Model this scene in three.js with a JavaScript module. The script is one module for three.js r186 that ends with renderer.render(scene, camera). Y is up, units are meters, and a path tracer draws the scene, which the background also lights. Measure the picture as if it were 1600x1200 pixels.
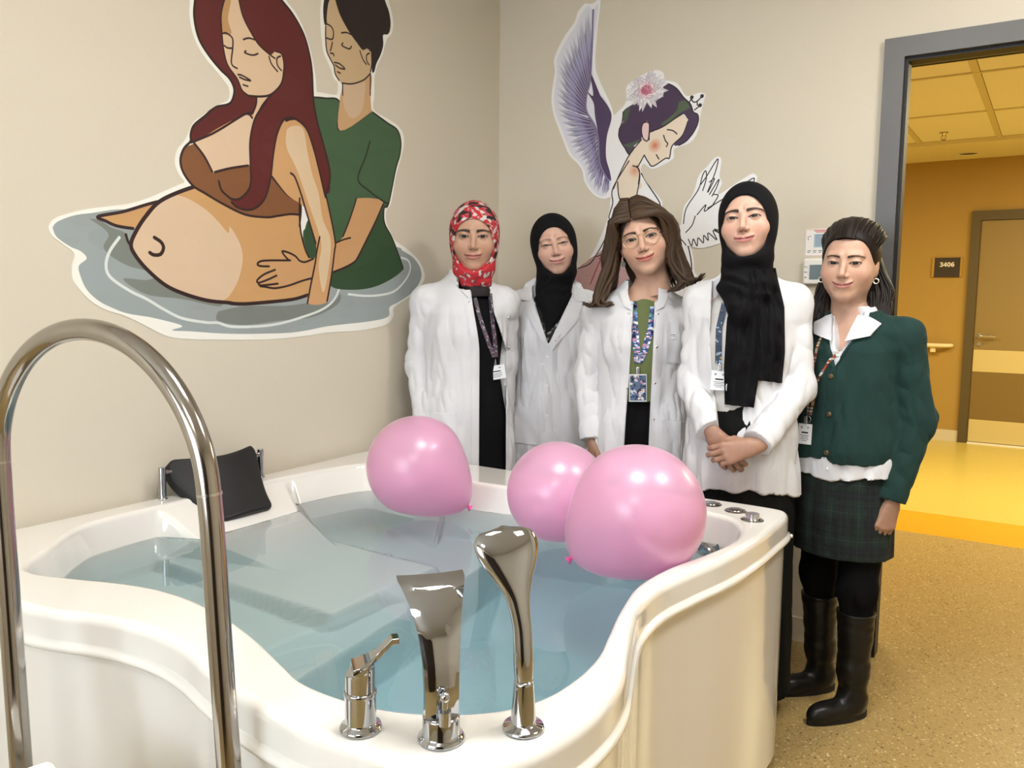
import * as THREE from 'three';
import { RoundedBoxGeometry } from 'three/addons/geometries/RoundedBoxGeometry.js';
import { RectAreaLightUniformsLib } from 'three/addons/lights/RectAreaLightUniformsLib.js';
import { mergeGeometries, mergeVertices, toCreasedNormals } from 'three/addons/utils/BufferGeometryUtils.js';
import { createNoise2D, createNoise3D } from 'simplex-noise';

// ---------------------------------------------------------------- camera, sky, lights, exposure
RectAreaLightUniformsLib.init();
const scene = new THREE.Scene();
const renderer = new THREE.WebGLRenderer({ antialias: true });
renderer.toneMapping = THREE.LinearToneMapping;
renderer.toneMappingExposure = 2.12;
renderer.shadowMap.enabled = true;
scene.background = new THREE.Color(0.80, 0.90, 1.0);      // overcast sky behind the window at the camera's back
scene.backgroundIntensity = 5.5;

// world: room corner on the floor at the origin, back wall z = 0, wall with the birth mural x = 0
const camera = new THREE.PerspectiveCamera(2 * Math.atan(600 / 1290) * 180 / Math.PI, 4 / 3, 0.05, 40);
camera.position.set(2.290, 1.40, 3.368);
camera.rotation.order = 'YXZ';
camera.rotation.set(-6.2 * Math.PI / 180, 33.2 * Math.PI / 180, 0.5 * Math.PI / 180);

const ROOM = { x1: 4.3, z1: 5.3, h: 2.92, wall: 0.16 };
const PANELS = [[1.7, 2.1], [2.75, 1.2], [2.4, 4.4]];      // room LED panels (x, z)
const PANEL_W = 0.6, PANEL_LIGHT = 15;
const CORRIDOR_PANELS = [[3.0, -2.9], [0.3, -2.9], [3.6, -4.1]];
const CORRIDOR_LIGHT = 18;
const WARM = [1.0, 0.88, 0.54], COOL = [1.0, 0.985, 0.955];
const up = new THREE.Vector3(0, 1, 0);
for (const [x, z] of PANELS) {
  const l = new THREE.RectAreaLight(new THREE.Color(...COOL), PANEL_LIGHT, PANEL_W - 0.04, PANEL_W - 0.04);
  l.position.set(x, ROOM.h - 0.03, z); l.lookAt(x, 0, z); l.name = 'led_panel_light'; scene.add(l);
}
for (const [x, z] of CORRIDOR_PANELS) {
  const l = new THREE.RectAreaLight(new THREE.Color(...WARM), CORRIDOR_LIGHT, 1.1, 0.5);
  l.position.set(x, 2.75 - 0.03, z); l.lookAt(x, 0, z); l.name = 'corridor_panel_light'; scene.add(l);
}
// ---------------------------------------------------------------- helpers
let seed = 12345;
const rnd = () => { seed = (seed + 0x6d2b79f5) | 0; let t = Math.imul(seed ^ (seed >>> 15), 1 | seed); t = (t + Math.imul(t ^ (t >>> 7), 61 | t)) ^ t; return ((t ^ (t >>> 14)) >>> 0) / 4294967296; };
const noise2 = createNoise2D(rnd), noise3 = createNoise3D(rnd);
const clamp = (x, a = 0, b = 1) => Math.min(b, Math.max(a, x)), lerp = (a, b, t) => a + (b - a) * t;
const sstep = (a, b, x) => { const t = clamp((x - a) / (b - a)); return t * t * (3 - 2 * t); };
const V = (x, y, z) => new THREE.Vector3(x, y, z);
const used = new Map();
function numbered(name) { const n = used.get(name) ?? 0; used.set(name, n + 1); return n ? `${name}_${String(n).padStart(3, '0')}` : name; }
function shade(o) { o.traverse((m) => { if (m.isMesh) { m.castShadow = true; m.receiveShadow = true; } }); return o; }
function tag(o, label, category, group) { o.userData.label = label; if (category) o.userData.category = category; if (group) o.userData.group = group; return o; }
function thing(name, label, category, pos = [0, 0, 0], turn = 0, group) {
  const o = new THREE.Group(); o.name = numbered(name); o.position.set(...pos); o.rotation.y = turn; scene.add(o);
  return tag(o, label, category, group);
}
function part(name, geo, material, parent, label) {
  const m = new THREE.Mesh(Array.isArray(geo) ? merge(geo) : geo, material); m.name = name; m.castShadow = m.receiveShadow = true;
  if (label) m.userData.label = label;
  parent.add(m); return m;
}
function solo(name, geo, material, label, category, group) { const m = part(numbered(name), geo, material, scene); return tag(m, label, category, group); }
function structure(name, geo, material, label) { const m = part(numbered(name), geo, material, scene); m.userData.kind = 'structure'; if (label) { m.userData.label = label; } return m; }
function merge(list) {
  list = list.map((g) => { const h = g.index ? g.toNonIndexed() : g.clone(); for (const k of Object.keys(h.attributes)) if (!['position', 'normal', 'uv'].includes(k)) h.deleteAttribute(k); if (!h.attributes.uv) h.setAttribute('uv', new THREE.BufferAttribute(new Float32Array(h.attributes.position.count * 2), 2)); return h; });
  return mergeGeometries(list);
}
const mat = (color, roughness = 0.6, extra = {}) => new THREE.MeshPhysicalMaterial({ color: Array.isArray(color) ? new THREE.Color().setRGB(...color) : new THREE.Color(color), roughness, ...extra });
function box(x0, x1, y0, y1, z0, z1) {      // axis-aligned, uv in metres
  const g = new THREE.BoxGeometry(x1 - x0, y1 - y0, z1 - z0); g.translate((x0 + x1) / 2, (y0 + y1) / 2, (z0 + z1) / 2); return metricUV(g);
}
function metricUV(g) {
  const p = g.attributes.position, n = g.attributes.normal, uv = new Float32Array(p.count * 2);
  for (let i = 0; i < p.count; i++) {
    const ax = Math.abs(n.getX(i)), ay = Math.abs(n.getY(i)), az = Math.abs(n.getZ(i));
    const [u, v] = ay >= ax && ay >= az ? [p.getX(i), p.getZ(i)] : ax >= az ? [p.getZ(i), p.getY(i)] : [p.getX(i), p.getY(i)];
    uv[i * 2] = u; uv[i * 2 + 1] = v;
  }
  g.setAttribute('uv', new THREE.BufferAttribute(uv, 2)); return g;
}
function rbox(w, h, d, r, at = [0, 0, 0], seg = 3) { const g = new RoundedBoxGeometry(w, h, d, seg, r); g.translate(...at); return g; }
function cyl(r0, r1, h, at = [0, 0, 0], seg = 32) { const g = new THREE.CylinderGeometry(r1, r0, h, seg); g.translate(at[0], at[1] + h / 2, at[2]); return g; }
function lathe(pts, seg = 40) { return new THREE.LatheGeometry(pts.map(([r, y]) => new THREE.Vector2(r, y)), seg); }
function tube(pts, r, seg = 40, rad = 12, closed = false) { return new THREE.TubeGeometry(new THREE.CatmullRomCurve3(pts.map((p) => V(...p)), closed, 'centripetal'), seg, r, rad, closed); }
function xf(g, pos = [0, 0, 0], rot = [0, 0, 0]) { const m = new THREE.Matrix4().makeRotationFromEuler(new THREE.Euler(...rot, 'YXZ')).setPosition(...pos); g.applyMatrix4(m); return g; }
function canvasTex(w, h, draw, { repeat, srgb = true } = {}) {
  const c = document.createElement('canvas'); c.width = w; c.height = h; draw(c.getContext('2d'), w, h);
  const t = new THREE.CanvasTexture(c); if (srgb) t.colorSpace = THREE.SRGBColorSpace; t.magFilter = THREE.LinearFilter;
  if (repeat) { t.wrapS = t.wrapT = THREE.RepeatWrapping; t.repeat.set(...repeat); } return t;
}

// signed distance kit
const sq = Math.sqrt;
function cone(p, a, b, ra, rb) {
  const bx = b[0] - a[0], by = b[1] - a[1], bz = b[2] - a[2], px = p[0] - a[0], py = p[1] - a[1], pz = p[2] - a[2];
  const t = clamp((px * bx + py * by + pz * bz) / (bx * bx + by * by + bz * bz + 1e-9)), dx = px - bx * t, dy = py - by * t, dz = pz - bz * t;
  return sq(dx * dx + dy * dy + dz * dz) - (ra + (rb - ra) * t);
}
function ell(p, c, r) {
  const x = (p[0] - c[0]) / r[0], y = (p[1] - c[1]) / r[1], z = (p[2] - c[2]) / r[2], k0 = sq(x * x + y * y + z * z);
  const gx = x / r[0], gy = y / r[1], gz = z / r[2], k1 = sq(gx * gx + gy * gy + gz * gz);
  return k1 < 1e-6 ? -Math.min(...r) : k0 * (k0 - 1) / k1;
}
const ball = (p, c, r) => sq((p[0] - c[0]) ** 2 + (p[1] - c[1]) ** 2 + (p[2] - c[2]) ** 2) - r;
const smin = (a, b, k) => { const h = Math.max(k - Math.abs(a - b), 0) / k; return Math.min(a, b) - h * h * k * 0.25; };
const smax = (a, b, k) => -smin(-a, -b, k);
function table(rows, y) {   // rows [y, ...values], y falling or rising; smooth interpolation
  const n = rows.length; if (y <= rows[0][0]) return rows[0]; if (y >= rows[n - 1][0]) return rows[n - 1];
  let i = 0; while (rows[i + 1][0] < y) i++;
  const a = rows[i], b = rows[i + 1], t = (y - a[0]) / (b[0] - a[0]), s = t * t * (3 - 2 * t) * 0.5 + t * 0.5;
  return a.map((v, k) => v + (b[k] - v) * s);
}
function loft(p, rows) {    // rows: [y, halfWidth, halfDepth, centreZ, centreX], open at both ends
  const [, a, b, cz = 0, cx = 0] = table(rows, p[1]), x = (p[0] - cx) / a, z = (p[2] - cz) / b, k = sq(x * x + z * z), g = sq((x / a) ** 2 + (z / b) ** 2);
  return g < 1e-6 ? -Math.min(a, b) : k * (k - 1) / g;
}

// meshes a distance field with surface nets; far blocks are skipped
function net(f, lo, hi, h, { color, uv } = {}) {
  const n = [0, 1, 2].map((k) => Math.ceil((hi[k] - lo[k]) / h) + 1), [nx, ny, nz] = n, val = new Float32Array(nx * ny * nz), B = 6, far = B * h * 0.8660254 * 1.5, q = [0, 0, 0];
  const at = (i, j, k) => (k * ny + j) * nx + i;
  for (let K = 0; K < nz; K += B) for (let J = 0; J < ny; J += B) for (let I = 0; I < nx; I += B) {
    q[0] = lo[0] + (I + B / 2) * h; q[1] = lo[1] + (J + B / 2) * h; q[2] = lo[2] + (K + B / 2) * h;
    const d = f(q), skip = Math.abs(d) > far;
    for (let k = K; k < Math.min(K + B, nz); k++) for (let j = J; j < Math.min(J + B, ny); j++) for (let i = I; i < Math.min(I + B, nx); i++) {
      if (skip) val[at(i, j, k)] = d; else { q[0] = lo[0] + i * h; q[1] = lo[1] + j * h; q[2] = lo[2] + k * h; val[at(i, j, k)] = f(q); }
    }
  }
  const id = new Int32Array(nx * ny * nz).fill(-1), pos = [], E = [[0, 1], [2, 3], [4, 5], [6, 7], [0, 2], [1, 3], [4, 6], [5, 7], [0, 4], [1, 5], [2, 6], [3, 7]];
  const c8 = new Float32Array(8);
  for (let k = 0; k < nz - 1; k++) for (let j = 0; j < ny - 1; j++) for (let i = 0; i < nx - 1; i++) {
    let s = 0; for (let m = 0; m < 8; m++) { c8[m] = val[at(i + (m & 1), j + ((m >> 1) & 1), k + (m >> 2))]; if (c8[m] < 0) s++; }
    if (s === 0 || s === 8) continue;
    let x = 0, y = 0, z = 0, c = 0;
    for (const [a, b] of E) { if ((c8[a] < 0) === (c8[b] < 0)) continue; const t = c8[a] / (c8[a] - c8[b]); x += lerp(a & 1, b & 1, t); y += lerp((a >> 1) & 1, (b >> 1) & 1, t); z += lerp(a >> 2, b >> 2, t); c++; }
    id[at(i, j, k)] = pos.length / 3; pos.push(lo[0] + (i + x / c) * h, lo[1] + (j + y / c) * h, lo[2] + (k + z / c) * h);
  }
  const idx = [], quad = (a, b, c, d, flip) => { if (a < 0 || b < 0 || c < 0 || d < 0) return; if (flip) idx.push(a, c, b, a, d, c); else idx.push(a, b, c, a, c, d); };
  for (let k = 1; k < nz - 1; k++) for (let j = 1; j < ny - 1; j++) for (let i = 1; i < nx - 1; i++) {
    const v = val[at(i, j, k)] < 0;
    if (v !== (val[at(i + 1, j, k)] < 0)) quad(id[at(i, j - 1, k - 1)], id[at(i, j, k - 1)], id[at(i, j, k)], id[at(i, j - 1, k)], !v);
    if (v !== (val[at(i, j + 1, k)] < 0)) quad(id[at(i - 1, j, k - 1)], id[at(i - 1, j, k)], id[at(i, j, k)], id[at(i, j, k - 1)], !v);
    if (v !== (val[at(i, j, k + 1)] < 0)) quad(id[at(i - 1, j - 1, k)], id[at(i, j - 1, k)], id[at(i, j, k)], id[at(i - 1, j, k)], !v);
  }
  const N = pos.length / 3, P = new Float32Array(pos), nor = new Float32Array(N * 3), col = new Float32Array(N * 3), tex = new Float32Array(N * 2), e = h * 0.4, g = [0, 0, 0];
  const grad = (p) => { for (let m = 0; m < 3; m++) { const s = p[m]; p[m] = s + e; const a = f(p); p[m] = s - e; g[m] = a - f(p); p[m] = s; } const l = Math.hypot(...g) || 1; g[0] /= l; g[1] /= l; g[2] /= l; return l / (2 * e); };
  for (let i = 0; i < N; i++) {
    const p = [P[i * 3], P[i * 3 + 1], P[i * 3 + 2]], sl = grad(p), d = clamp(f(p) / Math.max(sl, 0.3), -h * 0.5, h * 0.5);
    for (let m = 0; m < 3; m++) { p[m] -= g[m] * d; P[i * 3 + m] = p[m]; }
    grad(p); nor.set(g, i * 3);
    col.set(color ? color(p, g) : [1, 1, 1], i * 3); tex.set(uv ? uv(p, g) : [p[0] + p[2] * 0.6, p[1]], i * 2);
  }
  const G = new THREE.BufferGeometry();
  G.setAttribute('position', new THREE.BufferAttribute(P, 3)); G.setAttribute('normal', new THREE.BufferAttribute(nor, 3)); G.setAttribute('color', new THREE.BufferAttribute(col, 3)); G.setAttribute('uv', new THREE.BufferAttribute(tex, 2));
  G.setIndex(idx); return G;
}
// distance from z = far down to the field's surface at (x, y); null when it misses
function marchZ(f, x, y, from = 0.6, to = -0.4) { let z = from; for (let i = 0; i < 90; i++) { const d = f([x, y, z]); if (d < 0.0006) return z; z -= Math.max(d * 0.8, 0.0008); if (z < to) return null; } return z; }
// closed slab from a grid of front points (rows x cols) and thickness along back direction
function slab(rows, back) {
  const R = rows.length, C = rows[0].length, pos = [], idx = [], uv = [];
  for (const s of [0, 1]) rows.forEach((r, i) => r.forEach((p, j) => { pos.push(p[0] + back[0] * s, p[1] + back[1] * s, p[2] + back[2] * s); uv.push(j / (C - 1), i / (R - 1)); }));
  const a = (s, i, j) => s * R * C + i * C + j;
  for (let i = 0; i < R - 1; i++) for (let j = 0; j < C - 1; j++) { idx.push(a(0, i, j), a(0, i + 1, j), a(0, i + 1, j + 1), a(0, i, j), a(0, i + 1, j + 1), a(0, i, j + 1)); idx.push(a(1, i, j), a(1, i + 1, j + 1), a(1, i + 1, j), a(1, i, j), a(1, i, j + 1), a(1, i + 1, j + 1)); }
  const side = (list) => { for (let k = 0; k < list.length; k++) { const [i, j] = list[k], [m, n] = list[(k + 1) % list.length]; idx.push(a(0, i, j), a(1, i, j), a(1, m, n), a(0, i, j), a(1, m, n), a(0, m, n)); } };
  const ring = []; for (let j = 0; j < C; j++) ring.push([0, j]); for (let i = 1; i < R; i++) ring.push([i, C - 1]); for (let j = C - 2; j >= 0; j--) ring.push([R - 1, j]); for (let i = R - 2; i > 0; i--) ring.push([i, 0]);
  side(ring);
  const g = new THREE.BufferGeometry(); g.setAttribute('position', new THREE.Float32BufferAttribute(pos, 3)); g.setAttribute('uv', new THREE.Float32BufferAttribute(uv, 2)); g.setIndex(idx);
  return toCreasedNormals(g, 0.7);
}
const along = (pl, t) => { const n = pl.length - 1, s = clamp(t) * n, i = Math.min(Math.floor(s), n - 1), u = s - i; return pl[i].map((v, k) => lerp(v, pl[i + 1][k], u)); };
// cloth piece laid on a field: strip between two polylines of (x, y), pushed out by off, thick
function drape(f, left, right, { rows = 24, cols = 5, off = 0.003, thick = 0.004, lift } = {}) {
  const grid = []; let last = 0;
  for (let i = 0; i < rows; i++) { const a = along(left, i / (rows - 1)), b = along(right, i / (rows - 1)), r = []; for (let j = 0; j < cols; j++) { const t = j / (cols - 1), x = lerp(a[0], b[0], t), y = lerp(a[1], b[1], t), z = marchZ(f, x, y); if (z !== null) last = z; r.push([x, y, last + off + thick + (lift ? lift(i / (rows - 1), t) : 0)]); } grid.push(r); }
  return slab(grid, [0, 0, -thick - 0.002]);
}
const strip = (pl, w) => [pl.map(([x, y]) => [x - w / 2, y]), pl.map(([x, y]) => [x + w / 2, y])];
// ---------------------------------------------------------------- the room
function speckle(base, flecks, n, size = 1024) {
  return canvasTex(size, size, (c, w, h) => {
    c.fillStyle = base; c.fillRect(0, 0, w, h);
    for (let i = 0; i < n; i++) { const x = rnd() * w, y = rnd() * h, r = 1.6 + rnd() * rnd() * 7; c.fillStyle = flecks[Math.floor(rnd() * flecks.length)]; c.globalAlpha = 0.35 + rnd() * 0.5; for (const dx of [0, w, -w]) for (const dy of [0, h, -h]) { if (x + dx < -9 || x + dx > w + 9 || y + dy < -9 || y + dy > h + 9) continue; c.beginPath(); c.ellipse(x + dx, y + dy, r, r * (0.4 + rnd() * 0.6), rnd() * 3.2, 0, 7); c.fill(); } }
    c.globalAlpha = 1;
  }, { repeat: [1.5, 1.5] });
}
const plasterBump = canvasTex(512, 512, (c, w, h) => { const d = c.createImageData(w, h); for (let i = 0; i < w * h; i++) { const x = i % w, y = (i / w) | 0, v = 128 + 40 * noise2(x * 0.09, y * 0.09) + 40 * noise2(x * 0.3, y * 0.3); d.data.set([v, v, v, 255], i * 4); } c.putImageData(d, 0, 0); }, { repeat: [2.2, 2.2], srgb: false });
const M = {
  wall: mat('#d3cab8', 0.72, { bumpMap: plasterBump, bumpScale: 0.0006 }),
  ceiling: mat('#e6e3dc', 0.9),
  floor: new THREE.MeshPhysicalMaterial({ map: speckle('#a58c5a', ['#6d5b34', '#4d4027', '#7f6b40', '#dccba0', '#e8dcb8', '#96804c', '#5f5030'], 6500), roughness: 0.34 }),
  floorYellow: new THREE.MeshPhysicalMaterial({ map: speckle('#cbb45c', ['#b59d42', '#e0cf86', '#a48c38', '#d8c26a'], 4000), roughness: 0.3 }),
  floorOrange: new THREE.MeshPhysicalMaterial({ map: speckle('#cc9c22', ['#bb8816', '#dcb044', '#b27e12'], 4000), roughness: 0.3 }),
  mustard: mat('#a98945', 0.7, { bumpMap: plasterBump, bumpScale: 0.0005 }),
  frame: mat('#5c5b5a', 0.42, { metalness: 0.2 }),
  gasket: mat('#0c0c0d', 0.55),
  frameOlive: mat('#5b4f36', 0.5, { metalness: 0.2 }),
  leaf: mat('#8d7748', 0.5), leafDark: mat('#7d6534', 0.5), leafPale: mat('#cdbb84', 0.45),
  steel: mat('#c9c7c2', 0.22, { metalness: 1 }),
  chrome: mat([0.46, 0.475, 0.50], 0.05, { metalness: 1 }),
  white: mat('#eceae4', 0.45),
  acrylic: mat([0.79, 0.77, 0.725], 0.12, { clearcoat: 0.8, clearcoatRoughness: 0.04 }),
  tile: mat('#efebdf', 0.9), tbar: mat('#d6cba8', 0.6),
  baseboard: mat('#cfc6b2', 0.5),
};
const T = ROOM.wall;
structure('floor', box(-T, ROOM.x1 + T, -0.12, 0, -2.0, ROOM.z1 + T), M.floor, 'tan speckled vinyl floor running out through the doorway');
structure('floor', box(-1.4, 5.2, -0.12, 0, -2.55, -2.0), M.floorOrange, 'orange stripe across the corridor floor');
structure('floor', box(-1.4, 5.2, -0.12, 0, -5.9, -2.55), M.floorYellow, 'yellow corridor floor beyond the orange stripe');
structure('floor', [box(-1.4, -T, -0.12, 0, -2.0, 0), box(ROOM.x1 + T, 5.2, -0.12, 0, -2.0, 0)], M.floor, 'tan speckled corridor floor on both sides of the doorway');
structure('wall_left', box(-T, 0, 0, ROOM.h, 0, ROOM.z1 + T), M.wall, 'beige painted wall with the water birth mural');
const DX0 = 1.74, DX1 = 2.96, DTOP = 2.33;
structure('wall_back', [box(-1.4, DX0, 0, 3.0, -T, 0), box(DX1, 5.2, 0, 3.0, -T, 0), box(DX0, DX1, DTOP, 3.0, -T, 0)], M.wall, 'beige painted wall with the doorway and the fairy mural');
structure('wall_right', box(ROOM.x1, ROOM.x1 + T, 0, ROOM.h, 0, ROOM.z1 + T), M.wall);
const WX0 = 0.35, WX1 = 2.05, WY0 = 0.95, WY1 = 2.35;
structure('wall_front', [box(0, WX0, 0, ROOM.h, ROOM.z1, ROOM.z1 + T), box(WX1, ROOM.x1, 0, ROOM.h, ROOM.z1, ROOM.z1 + T), box(WX0, WX1, 0, WY0, ROOM.z1, ROOM.z1 + T), box(WX0, WX1, WY1, ROOM.h, ROOM.z1, ROOM.z1 + T)], M.wall);
structure('ceiling', box(-T, ROOM.x1 + T, ROOM.h, ROOM.h + 0.1, 0, ROOM.z1 + T), M.ceiling, 'white room ceiling');
{
  const w = structure('window_1', [box(WX0, WX0 + 0.06, WY0, WY1, ROOM.z1 + 0.03, ROOM.z1 + 0.1), box(WX1 - 0.06, WX1, WY0, WY1, ROOM.z1 + 0.03, ROOM.z1 + 0.1), box(WX0, WX1, WY0, WY0 + 0.06, ROOM.z1 + 0.03, ROOM.z1 + 0.1), box(WX0, WX1, WY1 - 0.06, WY1, ROOM.z1 + 0.03, ROOM.z1 + 0.1), box(1.17, 1.23, WY0, WY1, ROOM.z1 + 0.03, ROOM.z1 + 0.1)], M.white);
  const glass = mat('#ffffff', 0, { transmission: 1, thickness: 0, ior: 1.5 });
  part('pane', box(WX0 + 0.06, 1.17, WY0 + 0.06, WY1 - 0.06, ROOM.z1 + 0.062, ROOM.z1 + 0.066), glass, w); part('pane', box(1.23, WX1 - 0.06, WY0 + 0.06, WY1 - 0.06, ROOM.z1 + 0.062, ROOM.z1 + 0.066), glass, w);
}
structure('baseboard_back', [box(0.012, 1.705, 0, 0.1, 0, 0.012)], M.baseboard);
structure('baseboard_left', [box(0, 0.012, 0, 0.1, 0.0, ROOM.z1)], M.baseboard);
// the room's door frame: grey casing, recessed black gasket, reveal
{
  const F = (w, y, d, z, o) => [box(DX0 + o - w, DX0 + o, 0, y, z, z + d), box(DX1 - o, DX1 - o + w, 0, y, z, z + d), box(DX0 + o - w, DX1 - o + w, y, y + w, z, z + d)];
  const g = (z0, z1, inL, outL, top) => [box(DX0 - outL, DX0 + inL, 0, top + outL, z0, z1), box(DX1 - inL, DX1 + outL, 0, top + outL, z0, z1), box(DX0 + inL, DX1 - inL, top - inL, top + outL, z0, z1)];
  const t = structure('trim_1', g(0, 0.022, 0.036, 0.033, DTOP - 0.03), M.frame, 'dark grey metal frame of the open doorway');
  part('gasket', g(-0.07, 0.0, 0.048, 0.0, DTOP - 0.03), M.gasket, t); part('reveal', g(-T - 0.012, -0.07, 0.03, 0.0, DTOP - 0.03), M.frame, t);
  part('corridor_casing', g(-T - 0.022, -T, 0.03, 0.035, DTOP - 0.03), M.frame, t);
}
// corridor shell
const CZ = -5.72;
structure('wall_corridor', box(-1.4, 5.2, 0, 3.0, CZ - T, CZ), M.mustard, 'mustard yellow corridor wall with the numbered sign');
structure('wall_corridor_end', box(-1.4 - T, -1.4, 0, 3.0, CZ - T, 0), M.mustard);
structure('wall_corridor_end', box(5.2, 5.2 + T, 0, 3.0, CZ - T, 0), M.mustard);
structure('ceiling_soffit', box(-1.4, 5.2, 2.715, 3.0, CZ, -4.78), mat('#e0d6b8', 0.85), 'plain soffit along the corridor wall');
structure('ceiling_corridor_void', box(-1.4, 5.2, 2.80, 3.0, -4.78, -T), M.ceiling);
{
  const c = structure('ceiling_corridor', [...[-4.78, -3.64, -2.44, -1.24].map((z) => box(-1.4, 5.2, 2.742, 2.775, z - 0.012, z + 0.012)), ...[-0.6, 0, 0.6, 1.2, 1.8, 2.4, 3.0, 3.6, 4.2].map((x) => box(x - 0.02, x + 0.02, 2.744, 2.775, -4.78, -T))], M.tbar);
  c.userData.label = 'pale suspended corridor ceiling of large panels';
  for (let i = -1; i < 7; i++) for (const [z0, z1] of [[-4.768, -3.652], [-3.628, -2.452], [-2.428, -1.252], [-1.228, -0.17]]) part('tile', rbox(0.556, 0.016, z1 - z0, 0.004, [0.3 + i * 0.6, 2.758, (z0 + z1) / 2], 1), M.tile, c);
}
structure('baseboard_corridor', [box(-1.4, 1.57, 0, 0.11, CZ, CZ + 0.014), box(2.83, 5.2, 0, 0.11, CZ, CZ + 0.014)], M.baseboard);
{
  const d = thing('corridor_door', 'brown closed door with pale band and kick plate across the corridor', 'door', [1.57, 0, CZ]);
  d.userData.kind = 'structure'; delete d.userData.category; d.name = 'door_1';
  part('door_frame', [box(0, 0.078, 0, 2.225, 0, 0.03), box(1.18, 1.258, 0, 2.225, 0, 0.03), box(0.078, 1.18, 2.135, 2.225, 0, 0.03)], M.frameOlive, d);
  part('leaf', box(0.085, 1.173, 0.012, 2.13, -0.01, 0.01), M.leaf, d);
  part('lower_panel', box(0.088, 1.17, 0.235, 0.70, 0.01, 0.013), M.leafDark, d); part('pale_band', box(0.088, 1.17, 0.70, 0.91, 0.01, 0.015), M.leafPale, d); part('kick_plate', box(0.088, 1.17, 0.02, 0.235, 0.01, 0.015), M.leafPale, d);
  const h = part('handle', [xf(cyl(0.024, 0.024, 0.012), [0.13, 1.045, 0.01], [Math.PI / 2, 0, 0]), tube([[0.13, 1.045, 0.02], [0.13, 1.045, 0.065], [0.15, 1.045, 0.072], [0.265, 1.045, 0.07]], 0.011, 24, 10), xf(cyl(0.02, 0.02, 0.01), [0.13, 0.965, 0.01], [Math.PI / 2, 0, 0])], M.steel, d);
  part('threshold', box(0.085, 1.173, 0, 0.012, -0.02, 0.05), M.white, d);
}
{
  const s = thing('room_sign', 'dark brown room sign reading 3406 on the mustard wall', 'sign', [1.383, 1.696, CZ]);
  part('plate', rbox(0.266, 0.188, 0.014, 0.003, [0, 0, 0.007]), mat('#b08a35', 0.4, { metalness: 0.4 }), s);
  part('face', box(-0.11, 0.112, -0.094, 0.094, 0.0135, 0.0155), mat('#32241a', 0.5), s);
  const t = canvasTex(512, 256, (c) => { c.fillStyle = '#32241a'; c.fillRect(0, 0, 512, 256); c.fillStyle = '#f6f2ea'; c.font = 'bold 150px sans-serif'; c.textAlign = 'center'; c.textBaseline = 'middle'; c.fillText('3406', 256, 130); });
  const g = new THREE.PlaneGeometry(0.2, 0.1); g.translate(0, 0.028, 0.0162); part('number', g, new THREE.MeshPhysicalMaterial({ map: t, roughness: 0.5 }), s, 'white number 3406');
}
{
  const r = thing('handrail', 'cream rounded handrail along the mustard corridor wall', 'handrail', [0, 0, CZ]);
  part('rail', tube([[-1.3, 0.94, 0.075], [0.4, 0.94, 0.075], [1.40, 0.94, 0.075], [1.455, 0.94, 0.06], [1.467, 0.94, 0.02]], 0.02, 40, 12), mat('#e5d9b4', 0.45), r);
  for (const x of [1.31, 0.2, -0.9]) part('bracket', rbox(0.05, 0.07, 0.07, 0.01, [x, 0.905, 0.035]), mat('#e5d9b4', 0.45), r);
}
{
  const s = thing('sprinkler_head', 'small sprinkler head hanging from the corridor ceiling panels', 'sprinkler', [1.43, 2.75, -4.38]);
  part('escutcheon', lathe([[0, 0], [0.035, 0], [0.035, -0.004], [0.012, -0.01], [0.012, -0.03], [0, -0.03]], 20), M.steel, s); part('deflector', [tube([[-0.012, -0.02, 0], [-0.02, -0.04, 0], [0, -0.058, 0]], 0.003, 10, 6), tube([[0.012, -0.02, 0], [0.02, -0.04, 0], [0, -0.058, 0]], 0.003, 10, 6), cyl(0.02, 0.02, 0.003, [0, -0.061, 0], 16)], M.steel, s);
  const d = thing('recessed_downlight', 'round recessed downlight in the corridor soffit, switched off', 'downlight', [1.53, 2.715, -5.36]);
  part('ring', lathe([[0.075, -0.001], [0.1, -0.001], [0.1, -0.006], [0.085, -0.009], [0.075, -0.006], [0.075, -0.001]], 32), M.white, d); part('reflector', lathe([[0.0, -0.0005], [0.05, -0.0005], [0.077, -0.004]], 32), mat('#6d6148', 0.3, { metalness: 0.7 }), d);
}
// ceiling lights
function panelLight(x, z, h, w, d, colour, glow, label, group) {
  const o = thing('led_panel', label, 'ceiling light', [x, h, z], 0, group);
  part('frame', [box(-w / 2 - 0.02, w / 2 + 0.02, -0.012, 0, -d / 2 - 0.02, -d / 2), box(-w / 2 - 0.02, w / 2 + 0.02, -0.012, 0, d / 2, d / 2 + 0.02), box(-w / 2 - 0.02, -w / 2, -0.012, 0, -d / 2, d / 2), box(w / 2, w / 2 + 0.02, -0.012, 0, -d / 2, d / 2)], M.white, o);
  part('diffuser', box(-w / 2, w / 2, -0.008, -0.001, -d / 2, d / 2), new THREE.MeshPhysicalMaterial({ color: '#ffffff', roughness: 0.6, emissive: new THREE.Color(...colour), emissiveIntensity: glow }), o);
}
const panelSay = ['square ceiling light above the bathtub', 'square ceiling light above the doorway side of the room', 'square ceiling light near the window'];
PANELS.forEach(([x, z], i) => panelLight(x, z, ROOM.h, PANEL_W - 0.04, PANEL_W - 0.04, COOL, 2, panelSay[i], 'square room ceiling lights'));
const corSay = ['warm corridor ceiling light opposite the brown door', 'warm corridor ceiling light behind the fairy wall', 'warm corridor ceiling light nearest the brown door'];
CORRIDOR_PANELS.forEach(([x, z], i) => panelLight(x, z, 2.742, 1.1, 0.5, WARM, 2, corSay[i], 'corridor ceiling lights'));
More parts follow.
